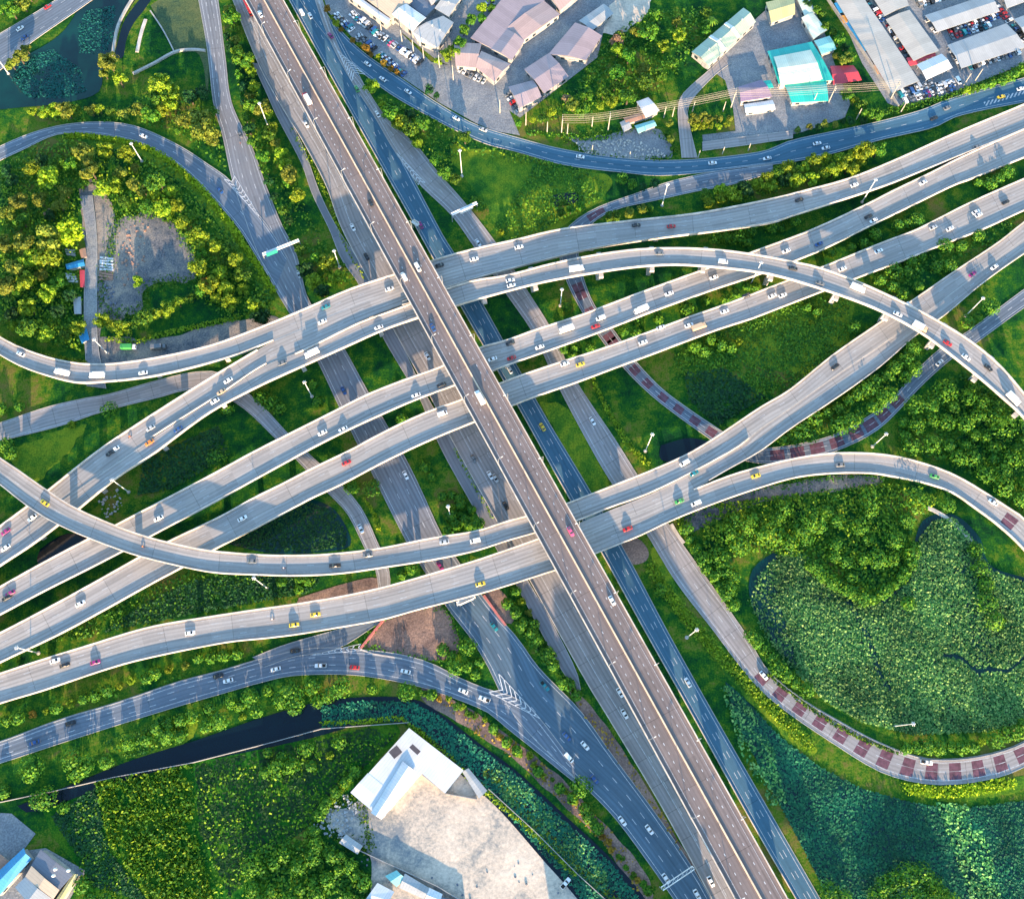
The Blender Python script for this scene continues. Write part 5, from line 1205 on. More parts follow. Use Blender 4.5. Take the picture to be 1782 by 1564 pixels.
# right side between the decks
w = 'between third and fourth decks at right'
blob([(1300, 500), (1390, 460), (1480, 425), (1600, 370), (1600, 395), (1440, 450), (1340, 495)], 7, 9, 13, [G, D_], 'between third and fourth decks at right')
blob([(1100, 560), (1230, 515), (1330, 490), (1300, 510), (1180, 560), (1060, 600)], 10, 8, 12, [G, YG], w)
row([(1245, 415), (1270, 412), (1300, 420)], 15, 11, 14, [YG], 'between arched ramp and northernmost deck')
blob([(1240, 408), (1400, 372), (1380, 400), (1290, 430)], 6, 10, 14, [D_, G], 'between the northernmost and third decks')
w = 'between fourth deck and broad grey deck'
blob([(1490, 495), (1600, 440), (1700, 405), (1770, 372), (1770, 385), (1700, 430), (1600, 500), (1560, 520)], 13, 10, 14, [YG, G, D_], w)
tree(1485, 571, 15, YG, 'alone in the meadow below the arched ramp'); row([(1405, 535), (1425, 545), (1410, 560)], 14, 6, 8, [YG], 'in the meadow below the arched ramp')
blob([(1680, 560), (1720, 520), (1740, 540), (1700, 572)], 6, 10, 14, [YG, O_], 'by the lamp below the grey deck')
row([(1660, 310), (1700, 300), (1735, 290), (1765, 268)], 19, 9, 13, [YG, G], 'in the deck gap near the right edge'); row([(1700, 320), (1730, 320), (1755, 300)], 16, 9, 12, [YG], 'in the deck gap near the right edge')
w = 'above the curved slip road at right'
row([(1345, 770), (1395, 755), (1440, 765), (1470, 740), (1505, 722), (1535, 700), (1565, 670), (1590, 645)], 18, 11, 16, [YG, G, YG], w, 4)
row([(1400, 740), (1450, 715), (1500, 680), (1550, 650), (1590, 610)], 21, 11, 15, [D_, G], w, 4)
w = 'in the woodland right of the slip road'
blob([(1560, 745), (1590, 700), (1640, 665), (1700, 690), (1782, 760), (1790, 890), (1750, 860), (1700, 825), (1650, 795), (1580, 780)], 34, 11, 21, [G, YG, D_, YG, O_], w)
blob([(1700, 640), (1760, 700), (1782, 740), (1740, 740), (1680, 690)], 6, 10, 14, [G, O_], w)
# loop pond
w = 'on the wooded bank above the lotus pond'
for x, y, r, k in ((1415, 908, 26, YG), (1392, 920, 16, YG), (1512, 868, 24, YG), (1590, 872, 30, YG), (1648, 880, 17, G), (1340, 930, 22, YG), (1300, 915, 20, YG), (1262, 930, 20, O_), (1285, 950, 16, G), (1455, 950, 18, G)): tree(x, y, r, k, w)
blob([(1230, 900), (1330, 885), (1480, 880), (1600, 900), (1590, 985), (1540, 1030), (1490, 1030), (1400, 950), (1300, 950), (1240, 980)], 24, 12, 18, [YG, G, D_, YG, O_], w)
row([(1410, 985), (1450, 1015), (1485, 1035), (1520, 1040), (1555, 1020), (1580, 985), (1590, 950)], 15, 9, 13, [YG], w, 3, .7)
row([(1260, 990), (1275, 1015), (1255, 1040)], 20, 15, 20, [O_, YG], 'on the left bank of the lotus pond')
row([(1700, 960), (1710, 1000), (1715, 1040), (1730, 1080)], 26, 13, 20, [O_, D_, YG], 'at the right edge of the lotus pond'); tree(1580, 1050, 14, O_, 'standing in the lotus bed')
w = 'inside the bend of the red-banded road'
row([(1195, 920), (1212, 960), (1240, 1005), (1272, 1045), (1290, 1085), (1312, 1110), (1345, 1145), (1352, 1165), (1400, 1200)], 19, 9, 15, [YG, G, OR], w, 3)
row([(1575, 1300), (1605, 1300), (1640, 1300), (1690, 1298), (1725, 1285), (1765, 1275), (1782, 1262)], 19, 9, 14, [YG, G], w, 3)
tree(1148, 1026, 13, YG, 'alone in the verge right of the expressway'); row([(1440, 1548), (1470, 1568)], 20, 12, 15, [O_, D_], 'in the bottom right corner of the water'); row([(1520, 1560), (1560, 1530), (1600, 1520), (1632, 1548), (1650, 1570), (1600, 1565), (1560, 1575)], 22, 16, 24, [G, D_, D_], 'in the bottom right corner of the water')
# south
w = 'in the verge below the lowest deck'
row([(10, 1255), (55, 1242), (85, 1238), (120, 1222), (145, 1215), (190, 1203), (210, 1192)], 22, 8, 12, [O_, OR, YG], w, 3); row([(230, 1185), (280, 1170), (340, 1150), (410, 1138)], 22, 8, 12, [YG, O_], w, 4)
w = 'between the curved road and the canal'
row([(60, 1335), (60, 1345)], 12, 17, 20, [YG], w); tree(128, 1322, 18, OR, w); tree(148, 1330, 16, OR, w); tree(185, 1325, 16, OR, w); tree(135, 1345, 13, YG, w)
blob([(200, 1290), (330, 1240), (450, 1205), (520, 1190), (700, 1195), (720, 1208), (600, 1212), (520, 1230), (420, 1252), (300, 1290), (230, 1310)], 26, 9, 15, [YG, OR, O_, G], w)
tree(503, 1205, 18, OR, w); tree(595, 1195, 18, OR, w); tree(515, 1220, 13, YG, w)
w = 'on the canal bank by the frontage road'
row([(740, 1205), (780, 1218), (815, 1240), (850, 1262), (880, 1290), (920, 1318), (965, 1362), (1005, 1395), (1040, 1440), (1075, 1490), (1100, 1520), (1130, 1550)], 14, 6, 9, [YG, OR, YG, G], w, 5); tree(1012, 1368, 15, G, w, check=False); row([(790, 1205), (830, 1225)], 14, 8, 10, [YG, OR], w)
w = 'at the tip between the bottom roads'
blob([(770, 1130), (800, 1118), (840, 1130), (856, 1165), (845, 1185), (790, 1172)], 9, 11, 15, [YG, G], w)
w = 'in the strip left of the main road'
row([(885, 1045), (905, 1080), (925, 1110), (950, 1140), (975, 1170), (1000, 1205)], 14, 9, 13, [YG, G, D_], w, 6); row([(895, 1030), (925, 1075), (955, 1125)], 20, 8, 11, [YG, O_], w, 4)
blob([(745, 775), (800, 850), (840, 920), (780, 930), (740, 850), (715, 790)], 10, 8, 11, [YG, G], 'in the grass beside the narrow lane')
for x, y, r, k, ww in ((612, 848, 13, YG, 'beside the narrow winding road'), (647, 850, 15, G, 'beside the narrow winding road'), (380, 800, 19, YG, 'alone above the third cross deck at left'), (396, 712, 12, YG, 'just below the outer left deck'),
  (455, 692, 13, YG, 'right of the narrow winding road'), (470, 702, 15, YG, 'right of the narrow winding road'), (486, 712, 14, YG, 'right of the narrow winding road'), (545, 670, 9, YG, 'in the grass below the joined left decks'), (555, 700, 9, G, 'in the grass below the joined left decks'),
  (715, 990, 13, YG, 'between the curved ramp and the lowest deck'), (735, 985, 15, YG, 'between the curved ramp and the lowest deck'), (700, 1000, 10, O_, 'between the curved ramp and the lowest deck'), (192, 715, 13, YG, 'below the narrow road at left'), (124, 738, 9, YG, 'below the narrow road at left'), (35, 708, 10, YG, 'above the narrow road at left'), (3, 712, 12, YG, 'above the narrow road at left'), (92, 715, 8, G, 'above the narrow road at left'),
  (590, 790, 9, YG, 'in the gap between the third and fourth decks'), (700, 730, 12, YG, 'in the gap between the third and fourth decks'), (490, 800, 10, YG, 'in the gap between the third and fourth decks'), (20, 790, 13, YG, 'at the left edge above the curved ramp'), (12, 775, 14, O_, 'at the left edge above the curved ramp'), (1028, 508, 10, YG, 'beside the red-patched slip road'), (985, 535, 10, YG, 'beside the tall lamp'), (873, 403, 7, YG, 'in the verge by the white gantry'), (838, 360, 12, YG, 'in the verge by the white gantry'), (825, 350, 9, G, 'in the verge by the white gantry')): tree(x, y, r, k, ww)
blob([(990, 590), (1040, 600), (1010, 620), (950, 625)], 4, 8, 11, [G, YG], 'in the gap beside the red-patched slip road')
blob([(1190, 590), (1300, 590), (1290, 620), (1200, 610)], 6, 8, 12, [YG, G], 'at the edge of the dark meadow'); blob([(480, 1010), (560, 1005), (560, 1020), (500, 1030)], 4, 8, 11, [YG, O_], 'between the curved ramp and the lowest deck')
blob([(780, 870), (850, 895), (850, 915), (770, 920)], 5, 8, 11, [YG, O_], 'in the grass beside the narrow lane')
w = 'in the thicket left of the pale earth yard'
row([(555, 1420), (580, 1385), (600, 1360), (620, 1345)], 12, 8, 11, [YG], w, 3); row([(545, 1450), (560, 1475), (585, 1490), (610, 1510), (630, 1530)], 15, 10, 14, [YG, G, OR], w, 5)
blob([(440, 1480), (530, 1460), (600, 1500), (640, 1580), (440, 1580)], 16, 11, 17, [G, YG, D_, O_], w)
blob([(450, 1310), (560, 1290), (620, 1280), (590, 1330), (520, 1340), (450, 1345)], 9, 9, 14, [O_, G, YG], 'in the meadow left of the white warehouse')
w = 'near the yard wall in the bottom left'
tree(83, 1388, 20, YG, w); tree(68, 1392, 16, YG, w); tree(111, 1405, 12, YG, w); tree(8, 1378, 13, YG, w); tree(143, 1540, 13, YG, w, check=False); tree(440, 1505, 16, D_, 'dark in the bottom meadow'); row([(160, 1560), (185, 1565)], 16, 10, 13, [YG], w)
print('TREES', NT[0], 'SHRUBS', NS[0], 'EXTRA', len(EXTRA))
# leftovers beyond the limit: one mass of undergrowth
def scatter(name, polys, n, s0, s1, h0, h1, mat, label, cat, keep=None, up=.5, lumps=0.0):
    m = MB(); tot = 0
    ar = [abs(sum(a[0]*b[1]-b[0]*a[1] for a, b in zip(p, p[1:]+p[:1])))/2 for p in polys]; S_ = sum(ar)
    for poly, A_ in zip(polys, ar):
        xs = [p[0] for p in poly]; ys = [p[1] for p in poly]; k = int(n*A_/S_); c = 0; tries = 0
        nop = [q for q in NOPLANT if not (max(a for a, b in q) < min(xs) or min(a for a, b in q) > max(xs) or max(b for a, b in q) < min(ys) or min(b for a, b in q) > max(ys))]
        ph = random.uniform(0, 6)
        while c < k and tries < k*4:
            tries += 1
            x = random.uniform(min(xs), max(xs)); y = random.uniform(min(ys), max(ys))
            if not inpoly(x, y, poly): continue
            if lumps:
                v = math.sin(x*.11+ph)+math.sin(y*.13+ph*2)+math.sin((x+y)*.07+ph)+math.sin((x-y)*.21)
                if v*.25 < random.uniform(-1, 1)*(1-lumps)+lumps*.3-.2: continue
            if keep and not keep(x, y): continue
            if any(inpoly(x, y, q) for q in nop): continue
            p = W(x, y, random.uniform(h0, h1)); d = (rnd()+Vector((0, 0, up*3))).normalized()
            leafquad(m, p, d, random.uniform(s0, s1)); c += 1
    o = m.build(name, mat); tag(o, label, cat, kind='stuff'); return o
# lotus beds: leaves of many sizes close above the water, with open water left along the edges
def water_shade_gap(x, y):
    d = x-(1480+(y-1040)*.42)      # dark streak of shade, shaped as a diagonal gap in the leaves
    if abs(d+4*math.sin(y*.05)) < 7 and 1040 < y < 1200: return random.random() < .25
    e = y-(1150+18*math.sin(x*.03))
    if x > 1640 and abs(e+4*math.sin(x*.11)) < 3.5: return False
    f = (x-1690)-(y-1000)*.15
    if abs(f) < 16 and 960 < y < 1180: return random.random() < .5
    if x < 1345+(y-1000)*.28 and y < 1180: return random.random() < .3
    return True
scatter('lotus_bed', [[(1318, 1000), (1360, 960), (1400, 962), (1440, 1005), (1490, 1048), (1540, 1048), (1585, 1010), (1598, 940), (1625, 905), (1660, 900), (1700, 945), (1720, 990), (1790, 1015), (1880, 1050), (1880, 1250), (1782, 1268), (1690, 1274), (1590, 1278), (1500, 1256), (1436, 1220), (1390, 1176), (1332, 1110), (1300, 1045)]], 46000, .26, .66, .25, 1.1, L_LILY, 'pale green lotus leaves covering the pond inside the right loop', 'lotus bed', water_shade_gap, up=.45)
scatter('lotus_bed', [POND['lower']], 30000, .28, .68, .15, .5, L_TEAL, 'teal water plants covering the water at bottom right', 'water plants', up=.7)
scatter('lotus_bed', [[(1250, 1180), (1300, 1220), (1345, 1300), (1370, 1400), (1340, 1400), (1290, 1310)], [(1630, 1395), (1680, 1398), (1720, 1470), (1750, 1590), (1700, 1590), (1660, 1480)]], 1900, .3, .7, .3, 1.1, L_LILY, 'streaks of pale lotus leaves on the water at bottom right', 'lotus bed', lumps=.3)
scatter('lotus_bed', [[(560, 1228), (640, 1218), (720, 1222), (765, 1246), (830, 1296), (900, 1348), (985, 1428), (1070, 1508), (1125, 1580), (1090, 1640), (1010, 1560), (940, 1480), (870, 1400), (800, 1336), (760, 1292), (715, 1256), (640, 1252), (560, 1268)]], 9500, .28, .68, .15, .7, L_TEAL, 'dark green water plants choking the canal', 'water plants')
scatter('lotus_bed', [[(860, 1335), (920, 1370), (1000, 1450), (1060, 1520), (1050, 1560), (980, 1500), (900, 1420), (850, 1360)]], 1700, .28, .6, .3, .9, L_LILY, 'pale patches of lotus leaves along the canal', 'lotus bed', lumps=.4)
scatter('water_plants', [[(40, 105), (90, 85), (140, 120), (150, 160), (110, 172), (50, 170), (20, 140)], [(150, 20), (200, 10), (196, 70), (180, 95), (140, 92), (136, 50)]], 3600, .4, .8, .08, .3, leafmat('floating_weed', [(0.006, 0.085, 0.085), (0.010, 0.14, 0.13), (0.020, 0.20, 0.17)]), 'turquoise floating weed on the pond at upper left', 'water plants', lumps=.2)
# undergrowth
UG = [[(0, 290), (60, 250), (140, 240), (200, 250), (300, 290), (380, 380), (470, 500), (480, 545), (400, 560), (330, 510), (345, 470), (330, 420), (260, 365), (200, 370), (150, 310), (135, 400), (145, 560), (140, 610), (60, 590), (0, 560)],
      [(60, 185), (215, 185), (260, 165), (360, 185), (385, 240), (395, 300), (330, 245), (240, 210), (80, 212)],
      [(395, 10), (410, 120), (430, 250), (470, 330), (510, 440), (560, 500), (620, 490), (600, 460), (560, 420), (520, 330), (480, 240), (445, 150), (405, 40)],
      [(655, 165), (740, 195), (850, 255), (970, 285), (900, 285), (800, 260), (780, 310), (720, 250)],
      [(1060, 60), (1130, 20), (1235, 10), (1240, 60), (1180, 130), (1140, 165), (1040, 195), (950, 210), (1000, 150)],
      [(1225, 340), (1400, 280), (1530, 262), (1500, 290), (1350, 335), (1225, 365)],
      [(1560, 745), (1600, 690), (1640, 660), (1700, 640), (1790, 740), (1790, 900), (1700, 830), (1600, 790)],
      [(1225, 880), (1330, 865), (1550, 840), (1640, 870), (1590, 900), (1585, 1000), (1540, 1040), (1490, 1040), (1400, 970), (1300, 960), (1225, 1000)],
      [(1345, 765), (1600, 620), (1600, 650), (1500, 730), (1400, 765)],
      [(440, 1480), (540, 1440), (640, 1520), (640, 1600), (440, 1600)],
      [(880, 1040), (900, 1050), (1010, 1195), (1000, 1215), (920, 1120)], [(1490, 500), (1760, 370), (1780, 400), (1600, 500), (1540, 530)]]
scatter('undergrowth', UG, 20000, .35, .8, .2, 1.6, L_MID, 'green undergrowth and bushes filling the wooded patches', 'undergrowth', lumps=.2)
scatter('undergrowth', [p for i, p in enumerate(UG) if i in (0, 2, 3, 5, 7, 8, 10)], 5500, .3, .7, .6, 2.2, L_YEL, 'yellow-green bush tops among the wooded patches', 'undergrowth', lumps=.35)
scatter('rough_field', [[(165, 1360), (335, 1328), (338, 1440), (372, 1570), (270, 1580), (190, 1470)]], 7500, .28, .7, .05, 2.4, L_FIELD, 'bright yellow-green rough bushes in the bottom left field', 'rough field', lumps=.45, up=.25)
scatter('rough_field', [[(120, 1400), (700, 1270), (560, 1420), (470, 1500), (440, 1590), (150, 1590)]], 3500, .28, .6, .05, 1.2, L_FIELD, 'scattered yellow-green weeds over the bottom left meadow', 'rough field', lumps=.35)
scatter('reeds', [[(340, 1330), (560, 1285), (650, 1265), (690, 1275), (600, 1370), (550, 1430), (470, 1480), (400, 1560), (345, 1440)]], 5000, .3, .7, .05, .5, L_DARK, 'dark green rough grass left of the white warehouse', 'rough grass', lumps=.15, up=1.2)
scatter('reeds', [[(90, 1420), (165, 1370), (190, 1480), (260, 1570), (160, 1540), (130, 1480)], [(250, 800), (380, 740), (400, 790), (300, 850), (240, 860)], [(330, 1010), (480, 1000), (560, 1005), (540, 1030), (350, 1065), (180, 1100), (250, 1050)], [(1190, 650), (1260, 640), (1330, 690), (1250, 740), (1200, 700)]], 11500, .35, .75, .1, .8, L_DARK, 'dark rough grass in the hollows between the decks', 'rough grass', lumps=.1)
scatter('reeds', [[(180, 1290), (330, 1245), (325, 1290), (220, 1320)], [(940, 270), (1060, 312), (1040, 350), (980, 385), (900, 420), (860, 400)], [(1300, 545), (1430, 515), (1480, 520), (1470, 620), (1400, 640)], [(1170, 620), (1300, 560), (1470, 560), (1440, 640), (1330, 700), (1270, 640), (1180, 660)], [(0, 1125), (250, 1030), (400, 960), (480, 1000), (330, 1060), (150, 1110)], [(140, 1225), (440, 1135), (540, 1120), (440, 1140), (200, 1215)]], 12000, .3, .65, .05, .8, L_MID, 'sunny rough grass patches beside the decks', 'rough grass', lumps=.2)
scatter('fallen_brush', [[(735, 1190), (800, 1225), (880, 1275), (960, 1340), (1040, 1420), (1110, 1500), (1110, 1560), (1060, 1480), (980, 1400), (900, 1325), (810, 1265)], [(985, 1190), (1075, 1290), (1180, 1460), (1225, 1550), (1120, 1410), (1040, 1290)]], 1700, .3, .7, .1, .8, L_ORANGE, 'dry yellow brush along the canal bank and verge', 'brush', lumps=.4)
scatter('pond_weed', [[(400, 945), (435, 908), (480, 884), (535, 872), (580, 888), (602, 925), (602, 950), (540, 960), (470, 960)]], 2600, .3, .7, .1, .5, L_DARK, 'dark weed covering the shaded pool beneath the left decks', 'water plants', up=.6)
if EXTRA:
    m = MB()
    for x, y, sc, kind in EXTRA:
        p = W(x, y, sc*.5)
        for i in range(260): d = rnd(); d.z = abs(d.z); leafquad(m, p+d*sc*random.uniform(.6, 1.0)*Vector((1, 1, .8)).length/1.6, (d+rnd()*.6).normalized(), random.uniform(.25, .6))
    o = m.build('bushes', L_MID); tag(o, 'scattered green bushes among the trees of the interchange', 'bushes', kind='stuff')
def ring(px, w_, n, mat, label):
    a = spline(list(px)+[px[0]], len(px)*8); m = MB()
    for i in range(n):
        x, y = random.choice(a); x += random.gauss(0, w_); y += random.gauss(0, w_)
        if blocked(x, y): continue
        leafquad(m, W(x, y, random.uniform(.05, .7)), (rnd()+Vector((0, 0, 1))).normalized(), random.uniform(.25, .6))
    o = m.build('weeds', mat); tag(o, label, 'weeds', kind='stuff')
ring([(205, 380), (255, 370), (300, 385), (330, 430), (345, 480), (300, 490), (260, 500), (240, 540), (190, 545), (175, 500), (190, 450), (195, 410)], 6, 1700, L_MID, 'weeds creeping over the edge of the dirt yard in the left loop')
ring([(630, 1125), (670, 1075), (760, 1050), (790, 1090), (798, 1135), (760, 1150), (690, 1140)], 4, 600, L_MID, 'weeds at the edge of the triangular brown plot')
ring([(560, 1410), (620, 1395), (640, 1480), (575, 1445)], 6, 500, L_MID, 'weeds at the left corner of the pale earth yard')
ring([(850, 1345), (920, 1420), (1000, 1500), (1070, 1568)], 5, 900, L_YEL, 'weeds along the canal side of the pale earth yard')
ring([(1190, 900), (1260, 865), (1380, 838), (1500, 826), (1540, 835), (1500, 850), (1380, 865), (1280, 890), (1200, 930)], 5, 1300, L_MID, 'weeds on the bare ground under the right loop ramp')
ring([(985, 240), (1060, 235), (1120, 220), (1160, 240), (1170, 272), (1110, 277), (1040, 270)], 4, 700, L_MID, 'weeds round the scrap yard')
# hedges
def hedge(px, w_, h, mat, label, n=10):
    a = spline(px, max(8, int(sum(math.hypot(p[0]-q[0], p[1]-q[1]) for p, q in zip(px, px[1:]))/6))); m = MB()
    for (x0, y0), (x1, y1) in zip(a, a[1:]):
        for i in range(n):
            t = random.random(); x = x0+(x1-x0)*t; y = y0+(y1-y0)*t; p = W(x, y, 0)
            d = rnd(); d.z = abs(d.z); p = p+Vector((random.uniform(-1, 1)*w_/2, random.uniform(-1, 1)*w_/2, h*random.uniform(.3, 1)))
            leafquad(m, p, (d+Vector((0, 0, .3))).normalized(), random.uniform(.3, .6))
    o = m.build('hedge', mat); tag(o, label, 'hedge', 'hedges along the roads'); return o
hedge([(115, 238), (150, 238), (180, 242), (215, 247), (255, 258), (300, 285), (340, 320), (375, 358), (410, 405), (440, 450), (465, 490), (478, 510)], 3.2, 1.5, L_LIME, 'bright yellow hedge lining the inner side of the round left slip road', 34)
hedge([(5, 590), (40, 610), (80, 622), (130, 630), (152, 632)], 3.0, 1.6, L_YEL, 'dark-edged hedge along the loop ramp left of the dirt track', 26)
hedge([(188, 590), (240, 595), (300, 578), (360, 566), (420, 552)], 3.0, 1.3, L_YEL, 'hedge of young trees above the loop ramp', 16)
hedge([(1132, 985), (1160, 1030), (1200, 1080), (1240, 1125), (1290, 1180), (1330, 1222), (1385, 1275), (1410, 1300)], 5, 1.0, L_YEL, 'yellow-green hedge on the outer side of the service road towards the red bands', 34)
hedge([(1575, 1372), (1640, 1378), (1690, 1374), (1760, 1362)], 5, 1.0, L_LIME, 'bright hedge outside the lowest bend of the red-banded road', 30)
hedge([(635, 868), (645, 885), (655, 905), (660, 925)], 1.6, 1.2, L_LIME, 'little dotted hedge beside the narrow winding road', 12)
hedge([(1335, 1172), (1375, 1205), (1440, 1252), (1510, 1290), (1560, 1308)], 2.0, 0.8, L_MID, 'low dark hedge inside the red-banded road', 12)
hedge([(1030, 660), (1055, 710), (1095, 775), (1130, 810)], 2.6, 1.0, L_YEL, 'thin yellow hedge right of the service road', 16)
hedge([(791, 782), (826, 846), (856, 900)], 1.4, .8, L_YEL, 'thin hedge between the narrow lane and the main road, lower part', 9)
hedge([(505, 222), (540, 282), (572, 350), (600, 425), (634, 486)], 2.0, .9, L_YEL, 'thin hedge between the narrow lane and the main road, upper part', 9)
hedge([(700, 30), (735, 60), (770, 95)], 1.2, .8, L_MID, 'short hedge below the factory wall', 8)
hedge([(1510, 205), (1600, 183), (1680, 160), (1782, 118)], 4.5, 1.4, L_MID, 'dark hedge between the market yard and the ring road', 26)
hedge([(560, 1258), (620, 1256), (680, 1250), (708, 1252)], 2.0, 1.0, L_LIME, 'bright grassy bank between canal and meadow', 12)
hedge([(715, 1262), (760, 1298), (810, 1345), (860, 1390), (930, 1450), (1000, 1520)], 2.4, 1.0, L_YEL, 'weedy hedge between the canal and the pale earth yard', 14)
hedge([(915, 232), (990, 238), (1040, 242), (1060, 235)], 3, .8, L_MID, 'ragged hedge below the scrap yard wires', 14)
# rubble: countable only in name
def rubble(poly, n, cols, label, s=(.4, 1.2)):
    xs = [p[0] for p in poly]; ys = [p[1] for p in poly]; m = MB()
    for i in range(n):
        x = random.uniform(min(xs), max(xs)); y = random.uniform(min(ys), max(ys))
        if not inpoly(x, y, poly): continue
        p = W(x, y, .1); a = random.uniform(*s); M_ = Matrix.Translation(p) @ Matrix.Rotation(random.uniform(0, 6), 4, 'Z') @ Matrix.Rotation(random.uniform(-.3, .3), 4, 'X')
        m.box((-a/2, -a*random.uniform(.25, .5), 0), (a/2, a*.4, a*random.uniform(.2, .6)), M_)
    o = m.build('rubble', plain('rubble_'+cols, RC[cols], .9, var=.4, scale=1.2)); tag(o, label, 'rubble', kind='stuff')
rubble([(1000, 250), (1100, 240), (1150, 262), (1160, 272), (1080, 275), (1010, 265)], 260, 'cream', 'heaps of pale scrap and rubbish beside the ring road')
rubble([(540, 1440), (600, 1380), (625, 1400), (610, 1450), (590, 1460)], 240, 'grey', 'grey junk piled left of the white warehouse')
rubble([(205, 400), (260, 380), (250, 480), (215, 500)], 90, 'rust', 'broken masonry strewn in the dirt yard')
rubble([(170, 870), (205, 850), (215, 880), (185, 905)], 70, 'grey', 'pale rubble between the left decks')
rubble([(680, 1340), (705, 1370), (690, 1395), (665, 1400)], 40, 'red', 'reddish junk beside the white warehouse wing')
rubble([(600, 1460), (760, 1530), (900, 1500), (1020, 1545), (900, 1600), (650, 1540)], 90, 'darkgrey', 'debris scattered over the pale earth yard', (.3, .9))
rubble([(165, 500), (200, 495), (205, 530), (170, 540)], 60, 'darkgrey', 'dark scrap heap by the dirt track')
# ------------------------------------------------------------------ poles, lamps, gantries, fences
def lamp(tx, ty, bx_, by_, label, h=None):
    """high mast: base seen at bx_,by_ and head seen at tx,ty"""
    b = W(bx_, by_, 0); best = min((math.hypot(P(b+Vector((0, 0, z)))[0]-tx, P(b+Vector((0, 0, z)))[1]-ty), z) for z in range(8, 40))
    h = best[1]
    e = empty('high_mast_lamp', b); tag(e, label, 'lamp mast', 'tall lamp masts')
    m = MB(); m.tube((0, 0, 0), (0, 0, .5), .9, .8, 10); m.build('base', M_PIER, e)
    m = MB(); m.tube((0, 0, .4), (0, 0, h), .26, .14, 10); m.build('pole', M_LAMP, e)
    m = MB(); m.tube((0, 0, h-.5), (0, 0, h-.2), .55, .55, 14); hd = m.build('head_frame', M_STEEL, e)
    for i in range(6):
        a = i*math.pi/3; m = MB(); c = Vector((.62*math.cos(a), .62*math.sin(a), h-.45)); m.tube(c, c+Vector((.15*math.cos(a), .15*math.sin(a), -.3)), .14, .24, 8); m.build('lamp', M_LAMP, hd)
for tx, ty, bx_, by_, lb in ((228, 249, 247, 281, 'tall white lamp mast inside the top of the left loop'), (801, 261, 804, 307, 'tall white lamp mast in the meadow right of the expressway top'),
   (1526, 313, 1500, 352, 'tall lamp mast crossing the northernmost deck at right'), (1541, 751, 1518, 777, 'lamp mast below the curved slip road at right'), (1212, 1093, 1195, 1109, 'lamp mast beside the yellow-green hedge'),
   (1590, 1256, 1556, 1263, 'lamp mast leaning over the lotus pond edge'), (444, 1001, 465, 1023, 'lamp mast right below the curved left ramp'), (196, 832, 224, 856, 'lamp mast beside the outer left deck'),
   (28, 1122, 67, 1136, 'lamp mast over the fourth cross deck at the left edge'), (581, 435, 591, 465, 'lamp mast in the grass by the narrow lane'), (782, 880, 784, 899, 'lamp mast in the grass strip left of the main road'),
   (978, 502, 975, 532, 'lamp mast between service road and red-patched slip road'), (1134, 754, 1123, 785, 'lamp mast by the thin yellow hedge'), (164, 588, 187, 615, 'lamp mast at the end of the dirt track'),
   (532, 662, 543, 690, 'lamp mast in the grass below the joined left decks'), (453, 177, 466, 219, 'lamp mast in the tree strip near the top'), (-10, 95, 15, 129, 'lamp mast at the left edge by the corner road'), (1164, 321, 1152, 358, 'lamp mast by the fork of the slip road'), (1712, 518, 1680, 550, 'lamp mast among the trees beside the broad grey deck'), (1320, 452, 1306, 495, 'lamp mast standing by the arched ramp')):
    lamp(tx, ty, bx_, by_, lb)
def street_lamp(p, h, dirv, where, x, y, base=0.0):
    e = empty('street_lamp', p)
    m = MB(); m.tube((0, 0, 0), (0, 0, h), .13, .09, 6); d = dirv*1.6; m.tube((0, 0, h), (d.x, d.y, h+.4), .07, .05, 6); m.build('pole', M_STEEL, e)
    m = MB(); m.tube((d.x*.9, d.y*.9, h+.38), (d.x*1.5, d.y*1.5, h+.45), .22, .15, 6); m.build('lamp', M_LAMP, e)
    later(e, 'slim street lamp', where, x, y, 'street lamp', 'street lamps')
for s in (0, 1):
    u = 14+s*9
    while u < dX.len-5:
        l, r_, t = dX.at(u); e_ = (r_-l).normalized(); p = dX.off(u, -.15, s, .9); q = P(p)
        if -20 < q[1] < 1590 and -20 < q[0] < 1800: street_lamp(p, 7.5, (e_ if s == 0 else -e_), 'on the %s parapet of the expressway' % ('left' if s == 0 else 'right'), q[0], q[1])
        u += 34
def pole(bx_, by_, h, where, arms=1):
    p = W(bx_, by_); e = empty('utility_pole', p)
    m = MB(); m.tube((0, 0, 0), (0, 0, h), .30, .18, 8); m.build('pole', M_WOODPOLE, e)
    for i in range(arms):
        m = MB(); z = h-.8-i*1.3; m.box((-.1, -1.6, z), (.1, 1.6, z+.2)); ar = m.build('cross_arm', M_WOODPOLE, e)
        for y_ in (-1.4, 0, 1.4): m = MB(); m.tube((0, y_, z+.2), (0, y_, z+.55), .12, .07, 6); m.build('insulator', M_LAMP, ar)
    later(e, 'concrete utility pole' if arms else 'plain concrete pole', where, bx_, by_, 'utility pole', 'utility poles'); return p
LINE = [(977, 232, 14), (1058, 227, 14), (1272, 187, 14), (1441, 180, 14), (1550, 172, 14)]
pts = []
for x, y, h in LINE: p = pole(x, y, h, 'in the line past the teal hall', 2); pts.append(p+Vector((0, 0, h)))
